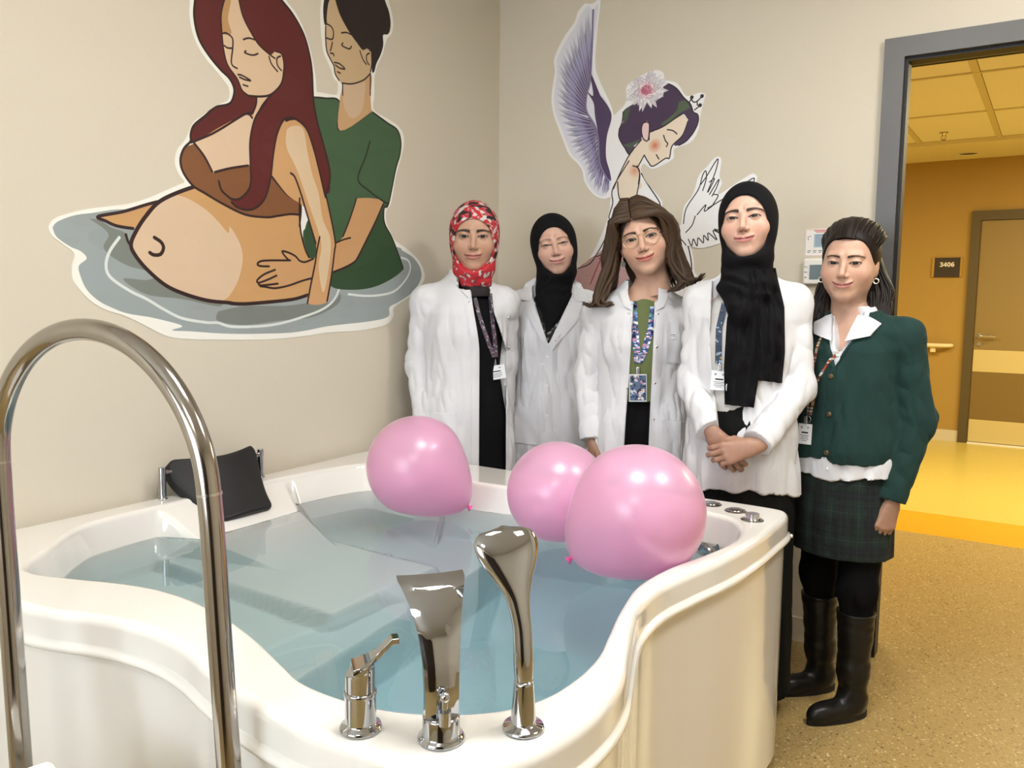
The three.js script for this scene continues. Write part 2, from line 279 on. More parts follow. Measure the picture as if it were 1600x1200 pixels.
// thermostat and printed notice by the door
{
  const n = thing('wall_notice', 'white printed notice with red heading above the thermostat', 'notice', [1.513, 1.61, 0]);
  const t = canvasTex(256, 224, (c, w, h) => {
    c.fillStyle = '#eceae6'; c.fillRect(0, 0, w, h); c.fillStyle = '#c2453f'; c.fillRect(70, 10, 140, 7); c.fillRect(84, 22, 110, 6); c.strokeStyle = '#d58a84'; c.lineWidth = 3; c.strokeRect(6, 4, w - 12, h - 8);
    c.fillStyle = '#a9bccb'; c.fillRect(72, 40, 110, 112); c.fillStyle = '#7890a6'; for (let i = 0; i < 7; i++) c.fillRect(82, 50 + i * 14, 40 + rnd() * 50, 6);
    c.strokeStyle = '#333'; c.lineWidth = 4; c.beginPath(); c.arc(40, 74, 16, 2, 5.4); c.stroke(); c.beginPath(); c.arc(210, 130, 16, 3, 6); c.stroke(); c.fillStyle = '#444'; for (let i = 0; i < 5; i++) c.fillRect(24 + i * 44, 176, 28, 6), c.fillRect(24 + i * 44, 190, 22, 5);
  });
  part('sheet', box(-0.062, 0.062, -0.053, 0.053, 0, 0.002), M.white, n);
  const g = new THREE.PlaneGeometry(0.122, 0.104); g.translate(0, 0, 0.0025); part('print', g, new THREE.MeshPhysicalMaterial({ map: t, roughness: 0.5 }), n);
  const s = thing('thermostat', 'white wall thermostat with grey display beside the doorway', 'thermostat', [1.508, 1.498, 0]);
  part('housing', rbox(0.106, 0.098, 0.022, 0.006, [0, 0, 0.011]), M.white, s); part('display', box(-0.028, 0.034, -0.03, 0.026, 0.022, 0.0235), mat('#6f7f86', 0.25), s);
  for (let i = 0; i < 3; i++) part('button', rbox(0.01, 0.006, 0.004, 0.0015, [-0.042, 0.02 - i * 0.02, 0.023]), mat('#c9cdd0', 0.5), s);
}

{
  const w = thing('wardrobe', 'tall dark brown wardrobe against the wall behind the camera', 'wardrobe', [3.2, 0, 4.98]), dk = mat('#2b1f18', 0.45);
  part('body', rbox(1.5, 2.2, 0.6, 0.01, [0, 1.1, 0]), dk, w);
  for (const s of [-1, 1]) { const d = part('door', rbox(0.735, 2.1, 0.02, 0.006, [s * 0.372, 1.12, -0.31]), dk, w); part('handle', rbox(0.02, 0.25, 0.025, 0.006, [s * 0.05, 1.1, -0.333]), M.steel, d); }
}
// ---------------------------------------------------------------- wall stickers (printed vinyl), outlines in millimetres on the wall
const MURAL_BIRTH = {
  outline: [-2164,1569,-2153,1588,-2123,1605,-2055,1627,-1984,1642,-1928,1654,-1869,1675,-1809,1703,-1754,1730,-1739,1739,-1756,1757,-1769,1786,-1768,1811,-1757,1838,-1734,1863,-1718,1891,-1698,1926,-1663,1954,-1619,1988,-1579,2010,-1569,2016,-1561,2032,-1562,2056,-1578,2074,-1610,2100,-1645,2127,-1675,2160,-1694,2199,-1701,2248,-1698,2291,-1691,2369,-1651,2466,-1562,2568,-1455,2626,-1368,2613,-1335,2522,-1320,2442,-1314,2402,-1276,2375,-1238,2330,-1212,2278,-1195,2225,-1184,2174,-1179,2122,-1177,2123,-1089,2130,-1075,2140,-1072,2176,-1092,2188,-1104,2214,-1123,2241,-1142,2271,-1149,2311,-1154,2357,-1155,2407,-1150,2449,-1143,2529,-1094,2622,-981,2696,-855,2696,-804,2622,-787,2554,-770,2513,-761,2470,-771,2430,-795,2406,-810,2378,-824,2338,-848,2302,-867,2261,-874,2229,-875,2171,-877,2114,-799,2096,-741,2080,-706,2055,-700,2014,-719,1950,-749,1877,-779,1770,-791,1750,-809,1732,-809,1683,-769,1626,-735,1606,-675,1581,-604,1538,-568,1482,-586,1440,-650,1394,-763,1343,-772,1304,-822,1271,-965,1253,-1134,1251,-1250,1242,-1408,1236,-1552,1240,-1633,1244,-1729,1249,-1815,1261,-1893,1298,-1954,1327,-2012,1345,-2057,1372,-2086,1403,-2104,1432,-2104,1469,-2097,1502,-2127,1526,-2155,1547],
  water: [-2153,1570,-2137,1587,-2090,1607,-2038,1618,-1947,1636,-1832,1629,-1619,1570,-1070,1602,-761,1591,-710,1576,-640,1548,-595,1504,-596,1458,-650,1405,-737,1365,-795,1343,-805,1304,-926,1287,-1127,1276,-1249,1262,-1346,1256,-1524,1259,-1633,1265,-1729,1274,-1801,1280,-1765,1293,-1861,1319,-1946,1334,-1990,1350,-2032,1371,-2066,1403,-2083,1443,-2085,1469,-2062,1490,-2078,1509,-2108,1521,-2143,1545],
  waterdark: [-2049,1601,-1995,1564,-2011,1526,-1990,1500,-1940,1474,-1886,1462,-1847,1448,-1880,1433,-1956,1435,-1882,1390,-1759,1376,-1626,1352,-1626,1376,-1758,1402,-1859,1452,-1922,1527,-1943,1568,-1986,1582,-2021,1600],
  waterdark2: [-1630,1336,-1521,1353,-1356,1352,-1241,1361,-1118,1366,-1074,1397,-1090,1356,-1215,1311,-1376,1300,-1523,1289,-1631,1305],
  shirt: [-1197,2100,-1138,2108,-1065,2110,-1067,2005,-899,2101,-883,2104,-799,2078,-741,2061,-719,2019,-726,1964,-752,1903,-797,1760,-825,1741,-822,1682,-777,1625,-727,1539,-710,1501,-779,1460,-885,1425,-1001,1412,-1117,1422,-1212,1466,-1249,1533,-1257,1616,-1233,1666,-1205,1741],
  shirtlow: [-825,1741,-822,1682,-777,1625,-727,1539,-710,1501,-779,1460,-885,1425,-1001,1412,-1117,1422,-1108,1478,-999,1518,-921,1617],
  sleeveline: [-903,1990,-928,1928,-972,1838,-914,1801,-831,1768,-797,1760],
  shoulderline: [-1197,2100,-1138,2108,-1065,2110,-1068,2005,-899,2101],
  shirtright: [-883,2104,-799,2078,-741,2061,-719,2019,-726,1964,-752,1903,-797,1760,-823,1742,-822,1682,-777,1625,-727,1539,-710,1501],
  carm: [-980,1764,-888,1773,-829,1755,-921,1617,-976,1540,-999,1518,-1051,1496,-1108,1478,-1212,1453,-1329,1424,-1391,1414,-1432,1418,-1456,1420,-1450,1427,-1464,1433,-1468,1441,-1437,1463,-1389,1478,-1412,1490,-1454,1489,-1465,1496,-1447,1505,-1400,1510,-1323,1513,-1339,1521,-1351,1534,-1354,1544,-1326,1540,-1295,1529,-1273,1513,-1250,1510,-1210,1523,-1169,1547,-1092,1586,-1056,1614,-1026,1667,-995,1731],
  carmL1: [-981,1763,-995,1731,-1026,1667,-1056,1614],
  carmL2: [-829,1755,-874,1684,-921,1617,-976,1540,-999,1518,-1051,1496,-1108,1478],
  carmL3: [-1092,1588,-1056,1601,-1016,1611],
  hand1: [-1210,1523,-1250,1510,-1276,1514,-1295,1529,-1326,1540,-1354,1544,-1350,1534,-1330,1516,-1323,1513,-1400,1510,-1447,1506,-1465,1496,-1454,1489,-1415,1489],
  hand2: [-1389,1478,-1437,1461,-1467,1441,-1461,1432,-1420,1444,-1383,1458],
  hand3: [-1461,1432,-1453,1423,-1378,1430],
  hand4: [-1455,1420,-1432,1418,-1391,1414,-1329,1424,-1265,1442,-1215,1453],
  neck2: [-1050,2180,-979,2195,-894,2246,-895,2179,-896,2145,-893,2116,-902,2098,-1064,2004,-1064,2112,-1052,2157],
  neck2hi: [-1043,2176,-935,2210,-926,2188,-925,2183,-942,2107,-979,2068,-1015,2065,-1045,2106,-1044,2158],
  face2: [-1108,2467,-1124,2401,-1132,2363,-1131,2321,-1126,2277,-1107,2251,-1091,2232,-1086,2207,-1067,2188,-1051,2180,-996,2189,-935,2216,-899,2248,-889,2286,-888,2346,-959,2359,-1009,2404,-1058,2482],
  hair2: [-1082,2475,-1069,2445,-1051,2416,-1010,2375,-968,2345,-937,2327,-906,2342,-889,2322,-887,2260,-874,2261,-862,2293,-836,2335,-821,2375,-822,2411,-795,2421,-781,2440,-777,2475,-787,2512,-810,2548,-841,2622,-901,2667,-988,2666,-1071,2611,-1114,2538,-1136,2453,-1141,2410,-1136,2370,-1124,2373,-1124,2401,-1109,2461],
  f2: [[-1130,2363,-1131,2321,-1126,2277,-1107,2251,-1091,2232,-1086,2207,-1067,2187],[-1051,2180,-996,2189,-935,2216,-896,2249],[-1048,2178,-1048,2137],[-896,2246,-898,2167],[-1124,2373,-1104,2370,-1092,2356,-1097,2327,-1127,2323],[-1050,2361,-1023,2369,-1001,2368],[-1044,2326,-1048,2316,-1011,2313,-999,2325],[-1098,2315,-1102,2300,-1108,2283],[-1108,2274,-1094,2276,-1091,2269],[-1089,2246,-1062,2247,-1035,2235,-1062,2232,-1083,2238],[-1073,2216,-1059,2214],[-953,2320,-938,2293,-918,2278],[-900,2324,-916,2313,-916,2292,-903,2280],[-889,2322,-888,2286,-896,2255],[-937,2329,-915,2341,-893,2333]],
  hair: [-1680,2296,-1685,2244,-1671,2185,-1637,2143,-1595,2109,-1559,2087,-1542,2057,-1550,2022,-1570,2003,-1619,1985,-1655,1953,-1698,1916,-1711,1886,-1710,1864,-1698,1863,-1460,1793,-1277,1779,-1136,1764,-1121,1811,-1123,1864,-1148,1936,-1177,2013,-1195,2082,-1189,2056,-1197,2104,-1200,2187,-1212,2248,-1238,2310,-1285,2362,-1336,2396,-1348,2466,-1383,2578,-1462,2596,-1558,2546,-1633,2459,-1673,2365],
  hairL: [-1680,2296,-1685,2244,-1671,2185,-1637,2143,-1595,2109,-1559,2087,-1542,2057,-1550,2022,-1570,2003,-1619,1985,-1655,1953,-1698,1916,-1711,1886,-1710,1864],
  hairR: [-1336,2396,-1285,2362,-1238,2310,-1212,2248,-1200,2187,-1197,2104,-1189,2056,-1195,2082,-1177,2013,-1148,1936,-1123,1864,-1121,1811,-1141,1764],
  body: [-1707,1728,-1768,1700,-1830,1668,-1872,1626,-1905,1581,-1925,1538,-1915,1507,-1878,1465,-1820,1420,-1758,1394,-1671,1372,-1584,1364,-1576,1362,-1521,1360,-1404,1367,-1305,1376,-1240,1391,-1225,1446,-1217,1525,-1236,1529,-1267,1615,-1272,1672,-1270,1735,-1325,1756,-1393,1801,-1387,1879,-1472,1989,-1698,1863,-1747,1802,-1709,1730],
  bodyL: [-1680,1737,-1767,1702,-1830,1668,-1872,1626,-1905,1581,-1926,1538,-1915,1507,-1878,1465,-1820,1420,-1758,1394,-1671,1372,-1584,1364,-1576,1362,-1521,1360,-1404,1367,-1305,1376,-1240,1391],
  belly: [-1768,1696,-1726,1688,-1661,1658,-1617,1624,-1581,1592,-1573,1612,-1536,1561,-1526,1508,-1546,1440,-1586,1385,-1618,1367,-1583,1368,-1671,1376,-1758,1398,-1820,1423,-1878,1471,-1911,1510,-1920,1538,-1899,1581,-1866,1622,-1830,1661],
  leg: [-2023,1609,-1948,1628,-1870,1656,-1846,1663,-1879,1625,-1916,1584,-1968,1587,-2000,1598],
  legL: [-1830,1670,-1870,1657,-1948,1629,-2023,1609,-2000,1598,-1968,1587,-1918,1583],
  navel: [-1849,1561,-1827,1548,-1820,1531,-1831,1512,-1853,1509,-1866,1515],
  foot: [-1941,1564,-1935,1544,-1924,1531],
  chest: [-1698,1863,-1622,1907,-1506,1983,-1472,1979,-1454,2012,-1418,2040,-1454,1985,-1481,1926,-1490,1823,-1626,1782,-1638,1782,-1664,1826],
  bra: [-1699,1861,-1664,1826,-1638,1781,-1627,1781,-1566,1800,-1494,1820,-1481,1818,-1396,1797,-1326,1741,-1267,1718,-1274,1677,-1327,1672,-1374,1664,-1420,1656,-1508,1657,-1590,1681,-1668,1712,-1709,1730,-1741,1765,-1751,1801,-1738,1838],
  braL: [[-1699,1861,-1664,1826,-1636,1782],[-1626,1782,-1566,1802,-1494,1820],[-1712,1864,-1738,1838,-1751,1801,-1741,1765,-1709,1730,-1668,1712,-1590,1681,-1508,1657,-1420,1656,-1374,1664,-1318,1675,-1274,1677],[-1396,1797,-1326,1741,-1267,1718,-1273,1637],[-1612,1755,-1601,1726,-1565,1703],[-1497,1988,-1484,1988,-1472,1979]],
  arm: [-1393,1801,-1382,1890,-1362,1956,-1333,1995,-1281,2006,-1232,1983,-1201,1924,-1175,1850,-1146,1756,-1138,1748,-1099,1601,-1103,1550,-1123,1448,-1142,1366,-1241,1361,-1226,1421,-1201,1506,-1196,1580,-1239,1689,-1268,1716,-1326,1741],
  armhi: [-1324,1966,-1291,1984,-1247,1979,-1229,1902,-1206,1824,-1177,1760,-1160,1672,-1120,1589,-1144,1447,-1166,1402,-1184,1496,-1169,1582,-1219,1701,-1280,1833,-1326,1905],
  armL: [[-1326,1995,-1304,2004,-1276,2007,-1232,1983,-1201,1924,-1175,1850,-1146,1756,-1138,1748,-1099,1601,-1103,1550,-1123,1448,-1144,1369],[-1309,1818,-1290,1806,-1263,1751,-1239,1689,-1196,1580],[-1176,1604,-1193,1546,-1201,1506,-1226,1421,-1242,1361],[-1270,1735,-1272,1672,-1267,1615,-1249,1558,-1231,1528]],
  gap: [-1268,1706,-1258,1712,-1230,1666,-1254,1623,-1269,1649],
  gap2: [-1251,1618,-1228,1661,-1196,1580,-1202,1535,-1217,1525,-1233,1532,-1248,1577],
  face: [-1569,2334,-1585,2280,-1584,2221,-1579,2172,-1565,2128,-1529,2093,-1511,2061,-1484,2048,-1432,2056,-1386,2076,-1343,2121,-1331,2168,-1334,2212,-1357,2232,-1406,2252,-1464,2298,-1505,2353],
  face_side: [-1569,2334,-1585,2280,-1584,2224,-1547,2231,-1559,2272,-1545,2341],
  neck: [-1456,2053,-1387,2075,-1421,2029,-1446,1992,-1470,1988,-1453,2022],
  bang: [-1515,2350,-1499,2297,-1466,2252,-1435,2222,-1391,2202,-1366,2219,-1341,2217,-1331,2194,-1329,2169,-1281,2186,-1278,2316,-1361,2395],
  lock: [-1387,2072,-1343,2117,-1329,2169,-1280,2219,-1238,2130,-1263,2042,-1271,2022,-1304,2008,-1337,1995,-1366,1945,-1384,1879,-1398,1800,-1418,1735,-1450,1694,-1494,1674,-1541,1678,-1565,1693,-1561,1703,-1531,1708,-1497,1737,-1484,1769,-1484,1824,-1484,1892,-1473,1945,-1454,1989,-1413,2041],
  lockL: [[-1330,2168,-1343,2117,-1387,2073,-1432,2056,-1484,2048],[-1387,2073,-1425,2031,-1446,1999],[-1413,2041,-1454,1989,-1473,1945,-1484,1892,-1484,1824,-1484,1769,-1497,1737,-1531,1708,-1561,1703,-1577,1709],[-1565,1693,-1541,1678,-1494,1674,-1450,1694,-1418,1735,-1398,1800,-1384,1879,-1366,1945,-1337,1995,-1304,2010,-1276,2008],[-1452,2048,-1455,2025,-1470,1994],[-1710,1862,-1622,1907,-1506,1983,-1476,1995]],
  fL: [[-1569,2334,-1585,2280,-1584,2221,-1579,2172,-1565,2128,-1529,2093,-1511,2061,-1484,2048],[-1515,2350,-1499,2297,-1466,2252,-1435,2222,-1391,2202,-1369,2195],[-1579,2223,-1566,2227,-1544,2217,-1543,2190,-1550,2137,-1528,2126],[-1576,2186,-1564,2182,-1547,2185],[-1500,2224,-1478,2234,-1455,2235],[-1491,2190,-1495,2183,-1464,2183,-1442,2193],[-1525,2107,-1509,2108,-1475,2099,-1498,2097,-1519,2100],[-1505,2079,-1487,2078],[-1395,2195,-1384,2172,-1359,2154],[-1345,2208,-1360,2197,-1359,2175,-1342,2161],[-1366,2219,-1341,2217,-1331,2194,-1330,2168]],
  rip: [[-1962,1554,-1993,1513,-2006,1472,-1993,1438,-1935,1400,-1882,1376,-1823,1343,-1762,1316,-1674,1301,-1631,1299,-1578,1285,-1466,1283,-1376,1290,-1281,1308,-1174,1336,-1111,1371,-1078,1418],[-1031,1395,-940,1389,-845,1393,-762,1410,-694,1456,-663,1502,-675,1536,-719,1548]]
};
const MURAL_FAIRY = {
  outline: [455,2685,421,2655,405,2614,362,2569,327,2522,301,2466,306,2413,294,2339,291,2279,305,2216,333,2152,361,2089,389,2033,434,1991,457,1959,471,1905,516,1850,568,1828,606,1837,604,1845,591,1742,544,1634,495,1557,435,1513,395,1372,541,1111,796,1067,1015,1135,1047,1433,1005,1498,997,1560,973,1633,927,1692,846,1732,851,1784,838,1816,773,1888,748,1937,759,1965,800,1941,851,1955,887,1973,897,1984,900,2019,968,2037,1000,2084,1006,2134,1017,2187,1026,2224,1003,2235,961,2228,936,2235,900,2286,848,2307,836,2338,799,2352,728,2336,670,2303,669,2255,659,2224,609,2184,610,2183,588,2244,539,2338,515,2414,519,2544,533,2686,494,2677],
  wing: [474,2675,435,2638,414,2598,375,2556,341,2509,317,2464,318,2404,308,2337,304,2277,319,2215,347,2151,375,2087,403,2036,443,1998,468,1959,482,1909,524,1857,568,1839,596,1868,604,1904,595,1949,576,2003,575,2077,598,2155,597,2199,575,2246,532,2302,504,2372,498,2453,509,2546,522,2666,498,2649],
  wingin: [541,2279,584,2223,599,2177,578,2099,576,2010,597,1942,600,1905,547,1983,536,2103,517,2193,507,2254,463,2318,506,2283,487,2389],
  wingmid: [436,2358,463,2303,460,2229,501,2151,527,2103,539,1983,487,1987,423,2113,390,2237,393,2327],
  spine: [498,2649,494,2453,488,2344,472,2287,473,2220,518,2149,536,2088,547,1983,591,1905],
  hair: [838,2288,866,2285,901,2263,932,2224,963,2193,976,2161,996,2147,999,2119,983,2082,951,2046,917,2031,896,2035,933,2071,954,2124,948,2140,930,2158,896,2142,854,2119,819,2106,784,2098,774,2143,748,2129,745,2073,723,2055,691,2045,658,2056,639,2091,638,2124,656,2155,655,2196,686,2217,731,2228,833,2236],
  hairgreen: [911,2207,937,2212,959,2186,955,2175,921,2163,854,2123,836,2128,870,2148,904,2176],
  hairgreen2: [651,2172,660,2195,687,2213,679,2169,661,2146],
  hairgreen3: [658,2056,695,2061,740,2071,718,2051,686,2042],
  face: [930,2158,954,2124,933,2071,895,2039,883,2021,876,1981,858,1981,802,1953,779,1973,760,2003,739,1968,730,1952,740,1911,746,1861,631,1868,648,1930,692,2013,745,2069,776,2062,784,2098,819,2106,854,2119],
  ear: [761,2142,779,2134,780,2094,774,2062,754,2072,744,2105,748,2133],
  bun: [659,2052,678,2018,692,2011,714,2043],
  torso: [688,1984,727,1960,740,1922,728,1801,721,1764,655,1761,654,1804,637,1875,653,1939],
  gown: [612,1654,557,1595,444,1521,411,1402,524,1110,718,1063,706,1517,647,1718],
  lines: [[930,2158,896,2142,854,2119,819,2106,784,2098,781,2066],[954,2124,933,2071,895,2039,883,2021,876,1981,858,1981,802,1953,779,1973,760,2003],[745,2069,692,2013,648,1938,616,1869],[760,2003,739,1968,730,1952],[638,2124,637,2091,659,2052,692,2011],[655,2196,651,2155,638,2124],[863,2100,889,2093,907,2078],[847,2078,856,2055,867,2042,861,2030],[816,2000,828,1981],[838,2288,866,2286,901,2263,932,2224,963,2193,976,2161,996,2147,999,2119,983,2082,951,2046,917,2030],[958,2201,968,2220],[966,2212,979,2199,996,2205,1012,2220],[992,2198,994,2186,1005,2184,982,2168],[761,2142,779,2134,780,2094,774,2062,754,2072,744,2105,748,2133,761,2142],[707,1962,730,1952,740,1931,736,1882],[688,1984,613,1871,614,1807,597,1742,629,1714],[727,1960,742,1916,730,1838,723,1796],[748,1926,785,1871,836,1800,838,1774],[636,1897,641,1843,654,1804,653,1756],[601,1731,581,1655,539,1584,502,1540,444,1521],[615,1654,570,1589,539,1573],[606,1622,577,1573,563,1484],[927,1681,965,1628,987,1550,991,1498]],
  red: [[606,1643,552,1545,510,1451],[588,1611,552,1562]],
  blush: [808,2039],
  blush2: [717,1941],
  wing2: [938,1702,949,1774,986,1823,1010,1898,1044,1933,1080,1968,1104,1956,1099,1892,1111,1861,1098,1817,1197,1873,1237,1891,1255,1869,1229,1824,1200,1786,1214,1696,1149,1659,1129,1626,1040,1600,974,1610,934,1624,916,1666],
  wing2L: [[949,1704,960,1768,1010,1842,1026,1897,1039,1916,1043,1885,1029,1836],[1020,1862,1045,1895,1088,1960,1082,1913,1050,1829],[1057,1869,1078,1881,1053,1829],[1059,1819,1096,1877,1089,1847,1070,1811],[1075,1818,1096,1812,1076,1778],[1053,1763,1148,1814,1237,1872,1234,1843,1200,1796],[1008,1738,1044,1777,1040,1751,1081,1777],[1000,1733,987,1695,961,1667],[1115,1735,1146,1739],[1113,1710,1141,1717,1115,1720],[973,1638,988,1610,995,1638,1012,1609,1016,1642,1039,1621,1040,1652,1060,1631,1059,1661,1097,1632,1080,1671,1128,1647,1085,1676,1133,1659],[934,1645,963,1613,958,1597]],
  flower: [761,2276]
};
const pairs = (a) => { const o = []; for (let i = 0; i < a.length; i += 2) o.push([a[i], a[i + 1]]); return o; };
function smooth(pts, closed) { return new THREE.SplineCurve((closed ? [...pts, pts[0]] : pts).map(([x, y]) => new THREE.Vector2(x, y))).getPoints(pts.length * 5).map((v) => [v.x, v.y]); }
function printer(c, box, W, H) {
  const to = ([x, y]) => [(x - box[0]) / (box[1] - box[0]) * W, H - (y - box[2]) / (box[3] - box[2]) * H], px = W / (box[1] - box[0]);
  const path = (a, closed) => { c.beginPath(); smooth(pairs(a), closed).forEach((p, i) => { const q = to(p); if (i) c.lineTo(...q); else c.moveTo(...q); }); if (closed) c.closePath(); };
  return { to, px, fill(a, s) { path(a, true); c.fillStyle = s; c.fill(); }, poly(list, s) { c.beginPath(); list.forEach((p, i) => { const q = to(p); if (i) c.lineTo(...q); else c.moveTo(...q); }); c.closePath(); c.fillStyle = s; c.fill(); }, line(a, w, s = '#2a1113', closed = false) { path(a, closed); c.strokeStyle = s; c.lineWidth = w * px; c.lineCap = c.lineJoin = 'round'; c.stroke(); }, clip(a) { c.save(); path(a, true); c.clip(); } };
}
function blotch(c, W, H, n, colours, r0, r1, alpha) { for (let i = 0; i < n; i++) { c.globalAlpha = alpha * (0.4 + rnd() * 0.6); c.fillStyle = colours[(rnd() * colours.length) | 0]; c.beginPath(); c.ellipse(rnd() * W, rnd() * H, r0 + rnd() * r1, (r0 + rnd() * r1) * 0.5, rnd() * 0.6 - 0.3, 0, 7); c.fill(); } c.globalAlpha = 1; }
function bounds(a, pad = 0) { const p = smooth(pairs(a), true), xs = p.map((q) => q[0]), ys = p.map((q) => q[1]); return [Math.min(...xs) - pad, Math.max(...xs) + pad, Math.min(...ys) - pad, Math.max(...ys) + pad]; }
function sticker(name, outline, b, map, label, wall) {
  const pts = smooth(pairs(outline), true).slice(0, -1), s = new THREE.Shape(pts.map(([x, y]) => new THREE.Vector2(x / 1000, y / 1000)));
  const g = new THREE.ExtrudeGeometry(s, { depth: 0.0015, bevelEnabled: false }), p = g.attributes.position, uv = g.attributes.uv;
  for (let i = 0; i < p.count; i++) uv.setXY(i, (p.getX(i) * 1000 - b[0]) / (b[1] - b[0]), (p.getY(i) * 1000 - b[2]) / (b[3] - b[2]));
  if (wall === 'left') g.rotateY(Math.PI / 2); const off = 0.0005 + (name === 'wing_mural' ? 0.0017 : 0); g.translate(wall === 'left' ? off : 0, 0, wall === 'left' ? 0 : off);
  return solo(name, g, new THREE.MeshPhysicalMaterial({ map, roughness: 0.5 }), label, 'mural');
}
{
  const D = MURAL_BIRTH, b = bounds(D.outline), W = 2048, H = Math.round(W * (b[3] - b[2]) / (b[1] - b[0]));
  const map = canvasTex(W, H, (c) => {
    const p = printer(c, b, W, H), ink = '#2a1214', skin = '#d3ae86', tan = '#c79a66', pale = '#d6bca0', hair = '#5a1718', green = '#3f5e3f';
    c.fillStyle = '#efeee6'; c.fillRect(0, 0, W, H);
    p.clip(D.water); c.fillStyle = '#98a2a2'; c.fillRect(0, 0, W, H); blotch(c, W, H, 500, ['#a5b2b4', '#7f8887', '#98a3a6', '#a7adb5', '#87918e'], 20, 90, 0.16); c.restore();
    p.fill(D.waterdark, 'rgba(112,117,108,0.75)'); p.fill(D.waterdark2, 'rgba(108,112,106,0.7)');
    D.rip.forEach((l) => p.line(l, 9, '#d9e0dc'));
    p.fill(D.shirt, green); p.clip(D.shirt); blotch(c, W, H, 260, ['#335238', '#466746', '#2f4a31'], 30, 90, 0.12); c.restore(); p.fill(D.shirtlow, '#2c4a2d');
    p.line(D.shirtright, 7, '#181a14'); p.line(D.shoulderline, 6, '#20120f');
    p.fill(D.neck2, '#c79f74'); p.fill(D.neck2hi, '#cdb193'); p.fill(D.face2, '#c8ac86'); p.fill(D.hair2, '#1d1010');
    D.f2.forEach((l) => p.line(l, 5.5, '#241010'));
    p.fill(D.hair, hair); p.line(D.hairL, 8, ink); p.line(D.hairR, 8, ink);
    p.fill(D.leg, tan); p.line(D.legL, 9, ink); p.fill(D.body, tan); p.clip(D.body); blotch(c, W, H, 200, ['#cfa36f', '#bf915e', '#d2aa78'], 30, 100, 0.14); c.restore();
    p.fill(D.belly, '#d6bb9d'); p.clip(D.belly); blotch(c, W, H, 200, ['#dcc3a6', '#d0b291'], 30, 90, 0.12); c.restore();
    p.fill(D.gap, '#eae9e6'); p.fill(D.chest, '#dbbfa2'); p.line(D.bodyL, 12, ink); p.line(D.navel, 11, ink); p.line(D.foot, 8, ink);
    p.fill(D.bra, '#7f512f'); p.clip(D.bra); blotch(c, W, H, 120, ['#8a5a36', '#744827'], 20, 70, 0.14); c.restore(); D.braL.forEach((l) => p.line(l, 7.5, ink));
    p.fill(D.gap2, '#2f4c30'); p.fill(D.carm, '#c89a6a'); p.line(D.carmL1, 6.5, ink); p.line(D.carmL2, 8, ink); p.line(D.carmL3, 6, ink); p.line(D.sleeveline, 6.5, '#151510');
    for (const k of ['hand1', 'hand2', 'hand3', 'hand4']) p.line(D[k], 7, ink);
    p.fill(D.arm, '#cc9d6b'); p.fill(D.armhi, '#d9c09d'); D.armL.forEach((l) => p.line(l, 7.5, ink));
    p.fill(D.neck, '#d8b898'); p.fill(D.face, '#d9bc9b'); p.fill(D.face_side, '#b98f5c'); p.fill(D.bang, hair); p.fill(D.lock, hair);
    D.lockL.forEach((l) => p.line(l, 7, ink)); D.fL.forEach((l) => p.line(l, 5.5, ink));
    blotch(c, W, H, 60, ['#ffffff', '#6b5030'], 40, 160, 0.02);
  });
  sticker('wall_mural', D.outline, b, map, 'large mural of a pregnant long-haired woman and a companion in water', 'left');
}
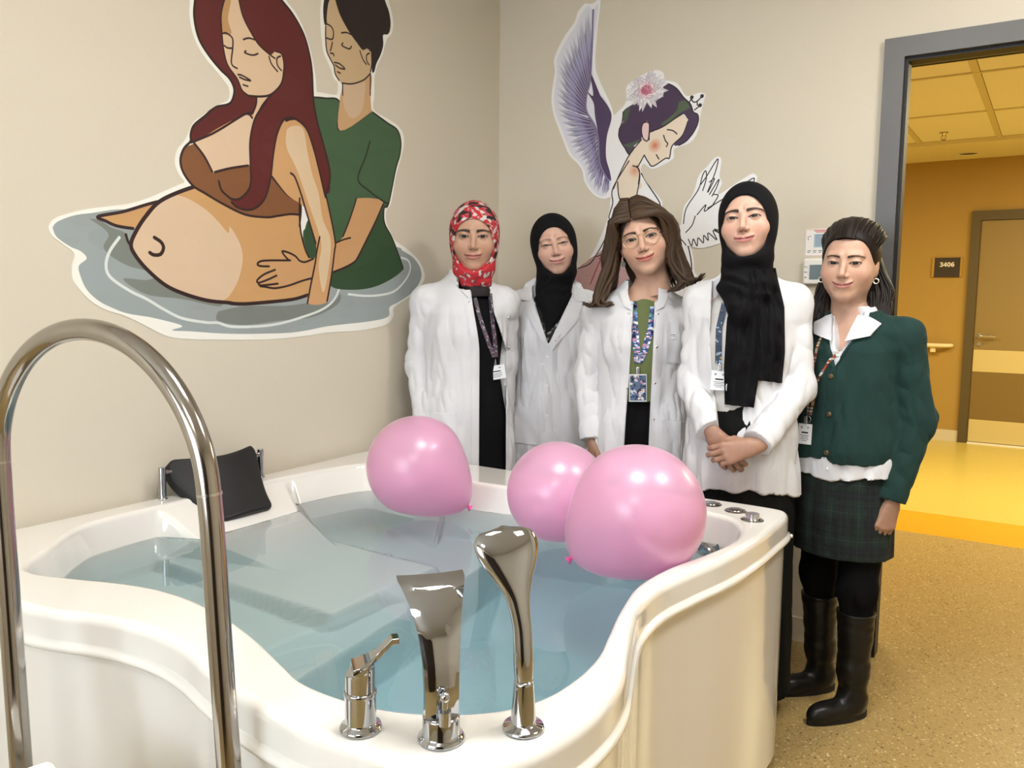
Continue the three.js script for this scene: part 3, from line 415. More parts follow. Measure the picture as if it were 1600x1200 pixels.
{
  const D = MURAL_FAIRY, b = bounds(D.outline), H = 2048, W = Math.round(H * (b[1] - b[0]) / (b[3] - b[2]));
  const map = canvasTex(W, H, (c) => {
    const p = printer(c, b, W, H), ink = '#231a22';
    c.fillStyle = '#ecebec'; c.fillRect(0, 0, W, H);
    // feathers from the spine to the rim of the wing
    p.fill(D.wing, '#dcdce4');
    const rim = smooth(pairs(D.wing), true), spine = smooth(pairs(D.spine), false), n = 34;
    const rimAt = (t) => { const k = Math.floor(lerp(0, rim.length * 0.54, t)); return rim[k]; }, spAt = (t) => spine[Math.min(spine.length - 1, Math.floor(t * (spine.length - 1)))];
    for (let layer = 0; layer < 3; layer++) for (let i = 0; i < n; i++) {
      const t = i / (n - 1), a = spAt(clamp(t * 0.78 + 0.2)), e0 = rimAt(t), f = [0.97, 0.68, 0.4][layer], e = [lerp(a[0], e0[0], f), lerp(a[1], e0[1], f)], dx = e[0] - a[0], dy = e[1] - a[1], l = Math.hypot(dx, dy), w = [15, 14, 12][layer], nx = -dy / l * w, ny = dx / l * w, m = [lerp(a[0], e[0], 0.62), lerp(a[1], e[1], 0.62)];
      const q0 = p.to(a), q1 = p.to(e), gr = c.createLinearGradient(...q0, ...q1), dark = ['#5d5474', '#6a6390', '#4d3f60'][layer]; gr.addColorStop(0, dark); gr.addColorStop(0.55, ['#84809a', '#8782a8', '#655a80'][layer]); gr.addColorStop(1, ['#d5d6e0', '#a9a5c4', '#8c86a8'][layer]);
      p.poly([[a[0] + nx * 0.3, a[1] + ny * 0.3], [m[0] + nx, m[1] + ny], e, [m[0] - nx * 0.5, m[1] - ny * 0.5], [a[0] - nx * 0.3, a[1] - ny * 0.3]], gr);
      c.strokeStyle = '#e6e6ee'; c.lineWidth = 1.3 * p.px; c.beginPath(); c.moveTo(...q0); c.lineTo(...q1); c.stroke();
    }
    p.fill(D.wingin, '#4c3a5c'); p.line(D.spine, 9, '#5e5078'); p.line(D.spine, 3, '#9a93b4');
    p.fill(D.gown, '#b78f8c'); p.clip(D.gown); blotch(c, W, H, 6000, ['#c9a9a6', '#97706e', '#a97d62', '#d0b4b4'], 2, 4, 0.5); c.restore();
    p.fill(D.face, '#e6d6c0'); p.fill(D.torso, '#e5d5c0'); p.fill(D.bun, '#4a4250'); p.fill(D.hair, '#45304e');
    p.clip(D.hair); blotch(c, W, H, 300, ['#3a2947', '#553050', '#3d4046', '#4d2a4a'], 12, 30, 0.25); c.restore();
    p.fill(D.hairgreen, '#4f5f45'); p.fill(D.hairgreen2, '#495646'); p.fill(D.hairgreen3, '#4d5a4c'); p.fill(D.ear, '#e3c6c4');
    const spot = ([x, y], r, col) => { const q = p.to([x, y]), g = c.createRadialGradient(...q, 0, ...q, r * p.px); g.addColorStop(0, col); g.addColorStop(1, 'rgba(210,130,90,0)'); c.fillStyle = g; c.beginPath(); c.arc(...q, r * p.px, 0, 7); c.fill(); };
    spot(D.blush, 34, 'rgba(196,96,66,0.85)'); spot(D.blush2, 34, 'rgba(205,120,96,0.7)');
    D.lines.forEach((l) => p.line(l, 5, ink)); D.red.forEach((l) => p.line(l, 5, '#8c2f3c'));
    for (const i of [10, 11, 12]) { const l = pairs(D.lines[i]), e = l[i === 11 ? 3 : i === 10 ? 1 : 2]; const q = p.to(e); c.fillStyle = ink; c.beginPath(); c.arc(...q, 8 * p.px, 0, 7); c.fill(); }
    // the flower in her hair
    const [fx, fy] = D.flower;
    for (let ring = 0; ring < 7; ring++) { const n = 22 - ring * 2, R = 92 - ring * 13; for (let i = 0; i < n; i++) { const a = i / n * 6.283 + ring * 0.7 + rnd() * 0.2, r = R * (0.85 + rnd() * 0.3), tip = [fx + Math.cos(a) * r * 1.05, fy + Math.sin(a) * r * 0.9], w = 13, px = -Math.sin(a) * w, py = Math.cos(a) * w, m = [lerp(fx, tip[0], 0.6), lerp(fy, tip[1], 0.6)]; const tone = ring < 4 ? ['#e8e4e6', '#d9d6da', '#cfccd2'] : ring < 5 ? ['#e7ccd3', '#dfb6c2', '#ead9dd'] : ['#c98297', '#b9627c', '#d59fae']; p.poly([[fx, fy], [m[0] + px, m[1] + py], tip, [m[0] - px, m[1] - py]], tone[(rnd() * 3) | 0]); c.strokeStyle = ring < 3 ? 'rgba(150,140,150,0.6)' : 'rgba(130,50,75,0.6)'; c.lineWidth = 1.2 * p.px; c.stroke(); } }
  });
  sticker('wall_mural', D.outline, b, map, 'mural of a winged fairy with purple hair, a flower and a small crown', 'back');
  const b2 = bounds(D.wing2), W2 = 1024, H2 = Math.round(W2 * (b2[3] - b2[2]) / (b2[1] - b2[0]));
  const map2 = canvasTex(W2, H2, (c) => { const p = printer(c, b2, W2, H2); c.fillStyle = '#efeff0'; c.fillRect(0, 0, W2, H2); blotch(c, W2, H2, 60, ['#e2e4e8', '#f6f6f6'], 20, 60, 0.3); D.wing2L.forEach((l) => p.line(l, 4.5, '#26262a')); });
  sticker('wing_mural', D.wing2, b2, map2, 'white line-drawn bird wings on the wall beside the brown-haired woman', 'back');
}
// ---------------------------------------------------------------- the corner bathtub
const DECK = 0.772, WATER = 0.686, TC = [0.92, 1.76];
const OUT = [[0.03, 0.912], [0.5, 0.91], [1.0, 0.907], [1.62, 0.905], [1.672, 0.918], [1.688, 0.96], [1.692, 1.1], [1.69, 1.27], [1.674, 1.45], [1.642, 1.62], [1.625, 1.75], [1.638, 1.88], [1.67, 1.98], [1.705, 2.07], [1.742, 2.17], [1.759, 2.27], [1.757, 2.37], [1.735, 2.46], [1.69, 2.53], [1.62, 2.572], [1.5, 2.588], [1.38, 2.588], [1.26, 2.574], [1.13, 2.544], [1.03, 2.518], [0.94, 2.508], [0.83, 2.516], [0.74, 2.54], [0.66, 2.565], [0.55, 2.58], [0.4, 2.59], [0.2, 2.6], [0.045, 2.6], [0.018, 2.57], [0.014, 2.2], [0.014, 1.8], [0.014, 1.3], [0.014, 0.95]];
const INN = [[0.20, 1.15], [0.3, 1.15], [0.6, 1.165], [0.85, 1.15], [1.15, 1.112], [1.42, 1.08], [1.54, 1.10], [1.605, 1.18], [1.632, 1.3], [1.612, 1.45], [1.575, 1.6], [1.565, 1.75], [1.592, 1.89], [1.632, 2.03], [1.655, 2.11], [1.665, 2.2], [1.655, 2.3], [1.62, 2.37], [1.56, 2.425], [1.48, 2.465], [1.39, 2.48], [1.3, 2.476], [1.23, 2.452], [1.1, 2.405], [0.98, 2.372], [0.86, 2.352], [0.75, 2.352], [0.645, 2.376], [0.527, 2.42], [0.44, 2.448], [0.378, 2.446], [0.32, 2.405], [0.275, 2.344], [0.2, 2.26], [0.145, 2.18], [0.128, 2.08], [0.126, 1.9], [0.126, 1.7], [0.126, 1.5], [0.14, 1.35], [0.165, 1.22]];
function radial(pts) {       // distance of a closed outline from the tub's middle by direction
  const c = new THREE.CatmullRomCurve3(pts.map(([x, z]) => V(x, 0, z)), true, 'centripetal').getPoints(1200).map((p) => [Math.atan2(p.z - TC[1], p.x - TC[0]), Math.hypot(p.x - TC[0], p.z - TC[1])]).sort((a, b) => a[0] - b[0]);
  return (t) => { t = Math.atan2(Math.sin(t), Math.cos(t)); let lo = 0, hi = c.length - 1; if (t <= c[0][0] || t >= c[hi][0]) return c[0][1]; while (hi - lo > 1) { const m = (lo + hi) >> 1; if (c[m][0] <= t) lo = m; else hi = m; } return lerp(c[lo][1], c[hi][1], (t - c[lo][0]) / (c[hi][0] - c[lo][0] + 1e-9)); };
}
const rOut = radial(OUT), rInn = radial(INN), NT = 480;
// underwater floor: raised lounge on the pillow side, deeper foot well, seat in the corner
const edgeA = [1.02, 2.27], edgeB = [0.95, 1.39];
function tubFloor(x, z) {
  const ex = edgeB[0] - edgeA[0], ez = edgeB[1] - edgeA[1], l = Math.hypot(ex, ez), s = ((x - edgeA[0]) * -ez + (z - edgeA[1]) * ex) / l;      // positive on the deep side
  let y = lerp(0.44, 0.24, sstep(-0.03, 0.03, s));
  const lie = sstep(1.53, 1.58, z) * (1 - sstep(1.99, 2.05, z)) * (1 - sstep(0.86, 0.95, x)); y = Math.max(y, lerp(0.2, 0.52, lie));
  return y;
}
function basin(t, u) {
  const r0 = rInn(t), r = r0 * (1 - u), x = TC[0] + Math.cos(t) * r, z = TC[1] + Math.sin(t) * r, inset = r0 * u;
  const zw = TC[1] + Math.sin(t) * r0, left = Math.cos(t) < -0.5, lounge = left ? sstep(1.44, 1.475, zw) * (1 - sstep(1.945, 1.98, zw)) : 0;
  const xw = TC[0] + Math.cos(t) * r0, corner = left && zw < 1.45 ? 1 : zw < 1.3 ? 1 - sstep(0.35, 1.2, xw) : 0, steep = lerp(lerp(5.2, 1.3, corner), 0.62, lounge), wall = DECK - 0.012 - inset * steep, f = tubFloor(x, z);
  return [x, smax(wall, f, 0.03), z];
}
function rings(list, closedTop) {      // list of functions t -> [x, y, z]
  const pos = [], idx = [], uv = [];
  list.forEach((fn, k) => { for (let i = 0; i < NT; i++) { const p = fn(i / NT * 2 * Math.PI); pos.push(...p); uv.push(p[0] + p[2], p[1]); } if (k) for (let i = 0; i < NT; i++) { const a = (k - 1) * NT + i, b = (k - 1) * NT + (i + 1) % NT, c = k * NT + i, d = k * NT + (i + 1) % NT; idx.push(a, c, b, b, c, d); } });
  if (closedTop) { const o = (list.length - 1) * NT; let x = 0, y = 0, z = 0; for (let i = 0; i < NT; i++) { x += pos[(o + i) * 3]; y += pos[(o + i) * 3 + 1]; z += pos[(o + i) * 3 + 2]; } pos.push(x / NT, y / NT, z / NT); uv.push(0, 0); const m = pos.length / 3 - 1; for (let i = 0; i < NT; i++) idx.push(o + i, m, o + (i + 1) % NT); }
  const g = new THREE.BufferGeometry(); g.setAttribute('position', new THREE.Float32BufferAttribute(pos, 3)); g.setAttribute('uv', new THREE.Float32BufferAttribute(uv, 2)); g.setIndex(idx); g.computeVertexNormals(); return g;
}
const ringAt = (rf, d, y) => (t) => { const r = rf(t) + d; return [TC[0] + Math.cos(t) * r, y, TC[1] + Math.sin(t) * r]; };
{
  const tub = thing('corner_bathtub', 'large cream acrylic corner birthing tub with wavy rim', 'bathtub');
  const L = [];
  // fascia, bead, rounded edge, deck, rounded lip, basin
  L.push(ringAt(rOut, -0.05, 0.690), ringAt(rOut, -0.012, 0.690), ringAt(rOut, -0.003, 0.692), ringAt(rOut, 0.002, 0.697), ringAt(rOut, 0.002, 0.703), ringAt(rOut, -0.002, 0.709), ringAt(rOut, -0.009, 0.712), ringAt(rOut, -0.0095, 0.716), ringAt(rOut, -0.010, DECK - 0.020));
  for (let k = 1; k <= 6; k++) { const a = k / 6 * Math.PI / 2; L.push(ringAt(rOut, -0.010 - 0.020 * (1 - Math.cos(a)), DECK - 0.020 + 0.020 * Math.sin(a))); }
  L.push((t) => { const r = lerp(rOut(t) - 0.031, rInn(t) + 0.02, 0.5); return [TC[0] + Math.cos(t) * r, DECK, TC[1] + Math.sin(t) * r]; });
  for (const [d, y] of [[0.018, 0], [0.012, -0.0008], [0.006, -0.003], [0.002, -0.007]]) L.push((t) => { const r = Math.min(rInn(t) + d, rOut(t) - 0.032); return [TC[0] + Math.cos(t) * r, DECK + y, TC[1] + Math.sin(t) * r]; });
  const U = []; for (let k = 0; k < 56; k++) { const s = k / 55; U.push(0.93 * Math.pow(s, 1.45)); }
  U.forEach((u) => L.push((t) => basin(t, u)));
  const shell = part('shell', rings(L, true), M.acrylic, tub);
  // skirt panels: one under each wavy side, one round the nose, plain backs
  const panel = (t0, t1, inset, y0, y1) => { const n = 60, front = [], g = []; for (let i = 0; i < 12; i++) { const row = [], y = lerp(y1, y0, i / 11); for (let j = 0; j <= n; j++) { const t = lerp(t0, t1, j / n), r = rOut(t) - inset; row.push([TC[0] + Math.cos(t) * r, y, TC[1] + Math.sin(t) * r]); } front.push(row); } const pos = [], idx = []; const C = n + 1; for (const s of [0, 1]) front.forEach((row) => row.forEach((p) => { const dx = p[0] - TC[0], dz = p[2] - TC[1], l = Math.hypot(dx, dz); pos.push(p[0] - dx / l * 0.012 * s, p[1], p[2] - dz / l * 0.012 * s); })); const a = (s, i, j) => s * 12 * C + i * C + j; for (let i = 0; i < 11; i++) for (let j = 0; j < n; j++) { idx.push(a(0, i, j), a(0, i, j + 1), a(0, i + 1, j), a(0, i, j + 1), a(0, i + 1, j + 1), a(0, i + 1, j)); idx.push(a(1, i, j), a(1, i + 1, j), a(1, i, j + 1), a(1, i, j + 1), a(1, i + 1, j), a(1, i + 1, j + 1)); } for (let j = 0; j < n; j++) for (const i of [0, 11]) { const f = i ? [a(0, i, j), a(0, i, j + 1), a(1, i, j), a(0, i, j + 1), a(1, i, j + 1), a(1, i, j)] : [a(0, i, j), a(1, i, j), a(0, i, j + 1), a(0, i, j + 1), a(1, i, j), a(1, i, j + 1)]; idx.push(...f); } for (let i = 0; i < 11; i++) for (const j of [0, n]) { idx.push(a(0, i, j), a(0, i + 1, j), a(1, i, j), a(0, i + 1, j), a(1, i + 1, j), a(1, i, j)); } const G = new THREE.BufferGeometry(); G.setAttribute('position', new THREE.Float32BufferAttribute(pos, 3)); G.setIndex(idx); return toCreasedNormals(G, 0.6); };
  const ang = (x, z) => Math.atan2(z - TC[1], x - TC[0]);
  part('side_panel', panel(ang(1.69, 0.93), ang(1.75, 2.40), 0.02, 0.04, 0.694), M.acrylic, tub);
  part('nose_panel', panel(ang(1.75, 2.403), ang(1.265, 2.58), 0.018, 0.04, 0.694), M.acrylic, tub);
  part('front_panel', panel(ang(1.262, 2.58), ang(0.03, 2.58), 0.026, 0.04, 0.694), M.acrylic, tub);
  part('back_panel', panel(ang(0.03, 0.93) , ang(1.67, 0.92), 0.03, 0.04, 0.694), M.acrylic, tub);
  part('wall_panel', panel(ang(0.03, 2.58), ang(0.03, 0.94) + 2 * Math.PI, 0.03, 0.04, 0.694), M.acrylic, tub);
  part('plinth', rings([ringAt(rOut, -0.07, 0.0), ringAt(rOut, -0.07, 0.06)], true), mat('#55504a', 0.7), tub);
  // chrome jets and push buttons
  for (const [x, z, y, ry] of [[1.585, 1.30, 0.705, -1.45], [1.50, 1.15, 0.66, -0.6]]) { const j = part('water_jet', xf(lathe([[0, 0.016], [0.012, 0.016], [0.018, 0.006], [0.03, 0.006], [0.036, 0.012], [0.042, 0.008], [0.044, 0]], 32), [x, y, z], [Math.PI / 2, ry, 0]), M.chrome, tub); }
  const knob = lathe([[0, 0.006], [0.021, 0.006], [0.023, 0.004], [0.023, 0.002], [0.03, 0.002], [0.0325, 0.0]], 36);
  [[1.456, 0.985, 0.004], [1.542, 1.018, 0.003], [1.612, 1.085, 0.016]].forEach(([x, z, up]) => { const b = part('push_button', xf(knob.clone(), [x, DECK, z]), M.chrome, tub); if (up > 0.01) part('raised_cap', xf(cyl(0.021, 0.02, up, [0, 0.002, 0]), [x, DECK, z]), mat([0.7, 0.7, 0.72], 0.12, { metalness: 0.9 }), b); });
  part('drain_plug', xf(cyl(0.006, 0.005, 0.012), [1.676, 0.700, 0.935], [0, 0, -Math.PI / 2]), M.white, tub);
  // water: fills the basin, its sides and bottom lie inside the acrylic
  const surf = (t) => { const r0 = rInn(t); let u = 0; while (basin(t, u)[1] > WATER - 0.012 && u < 0.6) u += 0.002; const r = r0 * (1 - u) + 0.004; return r; };
  const cache = new Map(), sr = (t) => { const k = Math.round(t * 1e5); if (!cache.has(k)) cache.set(k, surf(t)); return cache.get(k); };
  const wl = (y, s) => (t) => { const r = sr(t) * s; return [TC[0] + Math.cos(t) * r, y, TC[1] + Math.sin(t) * r]; };
  const bottom = (s) => (t) => { const r = sr(t) * s; return [TC[0] + Math.cos(t) * r, 0.19, TC[1] + Math.sin(t) * r]; };
  const wg = rings([bottom(0.02), bottom(1), wl(WATER, 1), wl(WATER, 0.02)].reverse(), false);
  // close the two small holes
  const cap = (y, flip) => { const g = new THREE.CircleGeometry(0.02, 24); g.rotateX(flip ? Math.PI / 2 : -Math.PI / 2); g.translate(TC[0], y, TC[1]); return g; };
  void cap;
  const flatW = rings([(t) => [TC[0], 0.19, TC[1]], bottom(1), wl(WATER, 1), (t) => [TC[0], WATER, TC[1]]], false);
  const water = solo('bath_water', toCreasedNormals(flatW, 0.5), new THREE.MeshPhysicalMaterial({ color: '#ffffff', roughness: 0.0, transmission: 1, thickness: 0.4, ior: 1.33, attenuationColor: new THREE.Color().setRGB(0.50, 0.83, 0.97), attenuationDistance: 1.0 }), 'clear blue-tinted water filling the corner bathtub', 'water');
  void shell; void wg; void water;
}
// headrest: black cushion on two chrome posts
{
  const h = thing('headrest_pillow', 'black curved headrest cushion on two chrome posts at the tub edge', 'headrest', [0, DECK, 0]);
  const rows = []; const nu = 30, nv = 22, grid = [];
  const f = (p) => { // p in cushion frame: x across, y down the slope, z thickness
    const w = lerp(0.168, 0.105, sstep(-0.1, 0.14, p[1])), top = -0.115 + 0.028 * Math.cos(clamp(p[0] / 0.15, -1, 1) * Math.PI / 2 * 1.0), bend = -0.035 * (p[0] / 0.15) ** 2 + 0.02 * (p[1] / 0.12) ** 2;
    const qx = Math.abs(p[0]) - w + 0.03, qy = Math.max(p[1] - 0.13, top - p[1]) + 0.03, d2 = Math.hypot(Math.max(qx, 0), Math.max(qy, 0)) + Math.min(Math.max(qx, qy), 0) - 0.03, dz = Math.abs(p[2] + bend) - 0.022;
    const e = 0.012, a = Math.max(d2 + e, 0), b = Math.max(dz + e, 0); return Math.min(Math.max(d2 + e, dz + e), 0) + Math.hypot(a, b) - e;
  };
  void rows; void nu; void nv; void grid;
  const g = net(f, [-0.19, -0.15, -0.09], [0.19, 0.16, 0.09], 0.005); g.deleteAttribute('color');
  const X = V(0, 0, -1), Y = V(0.60, -0.80, 0).normalize(), Z = X.clone().cross(Y); g.applyMatrix4(new THREE.Matrix4().makeBasis(X, Y, Z).setPosition(0.125, 0.025, 1.705));
  part('cushion', g, mat('#121213', 0.62), h);
  for (const z of [1.893, 1.522]) { const p = part('post', lathe([[0, 0.098], [0.0095, 0.098], [0.0105, 0.097], [0.0105, 0.004], [0.014, 0.004], [0.014, 0], [0, 0]], 24).translate(0.062, 0, z), M.chrome, h); part('pivot', xf(cyl(0.008, 0.008, 0.03), [0.062, 0.08, z], [z > 1.7 ? -Math.PI / 2 : Math.PI / 2, 0, 0]), M.chrome, p); }
}
// deck fittings
const NOSE = Math.atan2(-(TC[1] - 2.5), -(TC[0] - 1.6));
function toTub(x, z) { return Math.atan2(TC[0] - x, TC[1] - z); }     // turn that points +z to the tub's middle
{
  const v = thing('lever_valve', 'short chrome lever valve on the tub deck', 'tap', [1.489, DECK, 2.536], 0);
  part('base', lathe([[0, 0], [0.03, 0], [0.031, 0.004], [0.029, 0.008], [0.0235, 0.010], [0.0225, 0.014], [0.0225, 0.052], [0.0238, 0.054], [0.0238, 0.058], [0.022, 0.060], [0, 0.060]], 40), M.chrome, v);
  const f = (p) => { const r = Math.hypot(p[0], p[2]); let d = Math.max(r - 0.0215, 0.058 - p[1], (p[1] - 0.096 - p[0] * 0.55) * 0.87); const t = clamp((p[0] + 0.01) / 0.055), cy = 0.094 + 0.012 * t + 0.024 * t * t, w = lerp(0.021, 0.010, sstep(0.1, 0.8, t)); const b = Math.max(Math.abs(p[2]) - w, Math.abs(p[1] - cy) * 0.72 - 0.0035, -0.012 - p[0], p[0] - 0.056); return smin(d, b, 0.004); };
  const lg = net(f, [-0.03, 0.05, -0.03], [0.065, 0.165, 0.03], 0.002); lg.deleteAttribute('color'); part('lever', lg, M.chrome, v); v.rotation.y = 0.85;
}
{
  const s = thing('waterfall_spout', 'tall flared chrome waterfall spout on the tub deck', 'tap', [1.602, DECK, 2.492], toTub(1.602, 2.492) + 0.12);
  part('base', lathe([[0, 0], [0.033, 0], [0.034, 0.004], [0.031, 0.009], [0.0265, 0.011], [0.0265, 0.034], [0.024, 0.038], [0, 0.038]], 40), M.chrome, s);
  const c = [[0, 0.03, -0.006], [0, 0.07, -0.008], [0, 0.11, -0.004], [0, 0.15, 0.01], [0, 0.185, 0.033], [0, 0.205, 0.055], [0, 0.212, 0.07]], w = [0.024, 0.024, 0.0255, 0.030, 0.038, 0.046, 0.05], rows = [];
  for (let i = 0; i < 29; i++) { const t = i / 28, p = along(c, t), ww = along(w.map((q) => [q]), t)[0], r = []; for (let j = 0; j < 13; j++) { const u = j / 12 * 2 - 1; r.push([-u * ww, p[1], p[2] - 0.006 * (1 - u * u)]); } rows.push(r); }
  part('spout', slab(rows.map((r) => r.slice().reverse().map(([x, y, z]) => [x, y, z])), [0, 0.004, 0.014]), M.chrome, s);
  part('diverter_pin', [cyl(0.009, 0.009, 0.02, [0, 0.034, -0.024]), cyl(0.0045, 0.0045, 0.02, [0, 0.05, -0.024]), new THREE.SphereGeometry(0.0075, 20, 14).translate(0, 0.074, -0.024)], M.chrome, s);
}
{
  const s = thing('hand_shower', 'chrome hand shower standing in its holder on the tub deck', 'hand shower', [1.684, DECK, 2.404], toTub(1.684, 2.404) + 0.2);
  part('holder', lathe([[0, 0], [0.03, 0], [0.031, 0.004], [0.029, 0.008], [0.019, 0.010], [0.0185, 0.014], [0.0145, 0.07], [0.0135, 0.076], [0, 0.076]], 40), M.chrome, s);
  const path = [[0, 0.066, 0], [0, 0.09, 0.001], [0, 0.12, 0.003], [0.0, 0.15, 0.007], [0.001, 0.175, 0.013], [0.001, 0.195, 0.020], [0.002, 0.215, 0.029], [0.002, 0.235, 0.039], [0.002, 0.252, 0.048], [0.002, 0.268, 0.057], [0.002, 0.279, 0.063], [0.002, 0.286, 0.067]], wid = [0.0125, 0.0145, 0.0145, 0.014, 0.0155, 0.020, 0.030, 0.042, 0.050, 0.051, 0.040, 0.004], dep = [0.0125, 0.0135, 0.013, 0.012, 0.012, 0.013, 0.016, 0.0185, 0.019, 0.017, 0.012, 0.002];
  const sc = new THREE.CatmullRomCurve3(path.map((p) => V(...p))), n = 70, R = 40, pos = [], idx = [];
  const at1 = (a, t) => { const x = t * (a.length - 1), i = Math.min(Math.floor(x), a.length - 2), f = x - i, p0 = a[Math.max(0, i - 1)], p1 = a[i], p2 = a[i + 1], p3 = a[Math.min(a.length - 1, i + 2)]; return 0.5 * (2 * p1 + (p2 - p0) * f + (2 * p0 - 5 * p1 + 4 * p2 - p3) * f * f + (3 * p1 - p0 - 3 * p2 + p3) * f * f * f); };
  for (let i = 0; i <= n; i++) { const t = i / n, p = sc.getPoint(t), tg = sc.getTangent(t), nx = V(1, 0, 0), nz = nx.clone().cross(tg).normalize(), a = at1(wid, t), b = at1(dep, t); for (let j = 0; j < R; j++) { const u = j / R * 6.2832, q = p.clone().addScaledVector(nx, Math.cos(u) * a).addScaledVector(nz, Math.sin(u) * b); pos.push(q.x, q.y, q.z); } if (i) for (let j = 0; j < R; j++) { const A = (i - 1) * R + j, B = (i - 1) * R + (j + 1) % R, C = i * R + j, D = i * R + (j + 1) % R; idx.push(A, C, B, B, C, D); } }
  const g = new THREE.BufferGeometry(); g.setAttribute('position', new THREE.Float32BufferAttribute(pos, 3)); g.setIndex(idx); g.computeVertexNormals(); part('handset', g, M.chrome, s);
}
// balloons floating on the water
const pink = new THREE.MeshPhysicalMaterial({ color: new THREE.Color().setRGB(0.90, 0.53, 0.735), roughness: 0.34, clearcoat: 0.5, clearcoatRoughness: 0.2, transmission: 0.5, thickness: 0, sheen: 0.4, sheenColor: new THREE.Color(1, 0.8, 0.9), sheenRoughness: 0.4 }), pinkDeep = mat([0.72, 0.10, 0.34], 0.4);
function balloon(c, r, knotDir, stretch, label) {
  const b = thing('balloon', label, 'balloon', c, 0, 'pink balloons floating in the tub'), pts = [];
  for (let i = 0; i <= 40; i++) { const a = i / 40 * Math.PI, s = Math.cos(a), pull = 1 + stretch * Math.max(0, -s) ** 2.2, w = Math.sin(a) * (1 - 0.16 * Math.max(0, -s) ** 1.5 * (stretch > 0.05 ? 1 : 0.3)); pts.push([Math.max(0.0001, w * r), s * r * (s < 0 ? pull : 1)]); }
  const g = lathe(pts.reverse(), 64), q = new THREE.Quaternion().setFromUnitVectors(V(0, -1, 0), V(...knotDir).normalize()); g.applyQuaternion(q); part('skin', g, pink, b);
  const end = -r * (1 + stretch), k = lathe([[0.0001, 0.012], [0.008, 0.006], [0.0065, 0.0], [0.004, -0.004], [0.009, -0.008], [0.0115, -0.013], [0.009, -0.0135], [0.0001, -0.008]], 20).translate(0, end, 0); k.applyQuaternion(q); part('knot', k, pinkDeep, b);
}

balloon([0.63, 0.856, 1.376], 0.160, [0.69, -0.61, -0.375], 0.28, 'pink pearly balloon floating nearest the mural wall, knot hanging sideways');
balloon([1.145, 0.842, 1.375], 0.145, [0.3, -0.75, -0.55], 0.06, 'smaller pink balloon half hidden behind the biggest one');
balloon([1.452, 0.862, 1.515], 0.170, [-0.65, -0.574, 0.5], 0.16, 'biggest pink pearly balloon resting against the tub rim');
// stainless grab rail and white step at the tub's front
{
  const r = thing('grab_rail', 'polished stainless steel arched grab rail standing before the tub', 'grab rail', [0, 0, 0]), pts = [], A = V(0.912, 0, 2.725), B = V(1.398, 0, 2.66), lean = V(-0.125, 0, -0.045), P = (s, y) => { const q = A.clone().lerp(B, s).addScaledVector(lean, y); return [q.x, y, q.z]; };
  for (const y of [0.0, 0.3, 0.6, 0.9, 1.08]) pts.push(P(0, y));
  for (let i = 1; i < 16; i++) { const a = i / 16 * Math.PI; pts.push(P(0.5 - 0.5 * Math.cos(a), 1.10 + 0.238 * Math.sin(a))); }
  for (const y of [1.08, 0.9, 0.6, 0.3, 0.0]) pts.push(P(1, y));
  part('tube', tube(pts, 0.0178, 200, 24), mat([0.40, 0.375, 0.35], 0.12, { metalness: 1 }), r);
  for (const s of [0, 1]) part('flange', lathe([[0, 0.008], [0.02, 0.008], [0.022, 0.006], [0.045, 0.004], [0.046, 0], [0, 0]], 32).translate(...P(s, 0)), M.steel, r);
  for (const s of [0, 1]) part('joint_ring', xf(cyl(0.0185, 0.0185, 0.004), P(s, 1.1), [0, 0, 0.12]), M.steel, r);
  const st = thing('bath_step', 'white step block in front of the tub beside the grab rail', 'step', [0.928, 0, 2.69], -0.25), sm = mat('#dcdad4', 0.5);
  part('tread', rbox(0.36, 0.035, 0.30, 0.014, [0.18, 0.6025, 0.15]), M.white, st); part('body', rbox(0.34, 0.585, 0.28, 0.02, [0.18, 0.2925, 0.15]), sm, st);
  part('lower_tread', rbox(0.36, 0.035, 0.26, 0.014, [0.18, 0.3025, 0.43]), M.white, st); part('lower_body', rbox(0.34, 0.285, 0.25, 0.02, [0.18, 0.1425, 0.42]), sm, st);
}
// ---------------------------------------------------------------- people
// Each figure is modelled in its own frame: floor at y = 0, facing +z, its left hand on +x; eye level about 1.60.
const ridge = (n) => 1 - 2.2 * Math.abs(n);
const clothNoise = (p, s = 1, sd = 0) => 0.0068 * s * ridge(noise3(p[0] * 8 + sd, p[1] * 2.0 + sd + p[0], p[2] * 8)) + 0.0026 * s * ridge(noise3(p[0] * 17 + sd, p[1] * 6 + p[0] * 6, p[2] * 17 + sd));
const wrinkle = (p, s = 1, sd = 0) => 0.0028 * s * ridge(noise3(p[0] * 12 + p[1] * 5 + sd, p[1] * 7 - p[0] * 6 + sd, p[2] * 12)) + 0.0008 * s * noise3(p[0] * 26, p[1] * 20 + sd, p[2] * 26);
const W3 = (pts, s = 1) => pts.map((q) => q.map((v) => v * s));
function frameOf(pos, yaw, pitch, roll, scale = 1) {
  const m = new THREE.Matrix4().compose(V(...pos), new THREE.Quaternion().setFromEuler(new THREE.Euler(pitch, yaw, roll, 'YXZ')), V(scale, scale, scale)), inv = m.clone().invert(), e = inv.elements;
  return { m, into: (p) => [e[0] * p[0] + e[4] * p[1] + e[8] * p[2] + e[12], e[1] * p[0] + e[5] * p[1] + e[9] * p[2] + e[13], e[2] * p[0] + e[6] * p[1] + e[10] * p[2] + e[14]], scale };
}
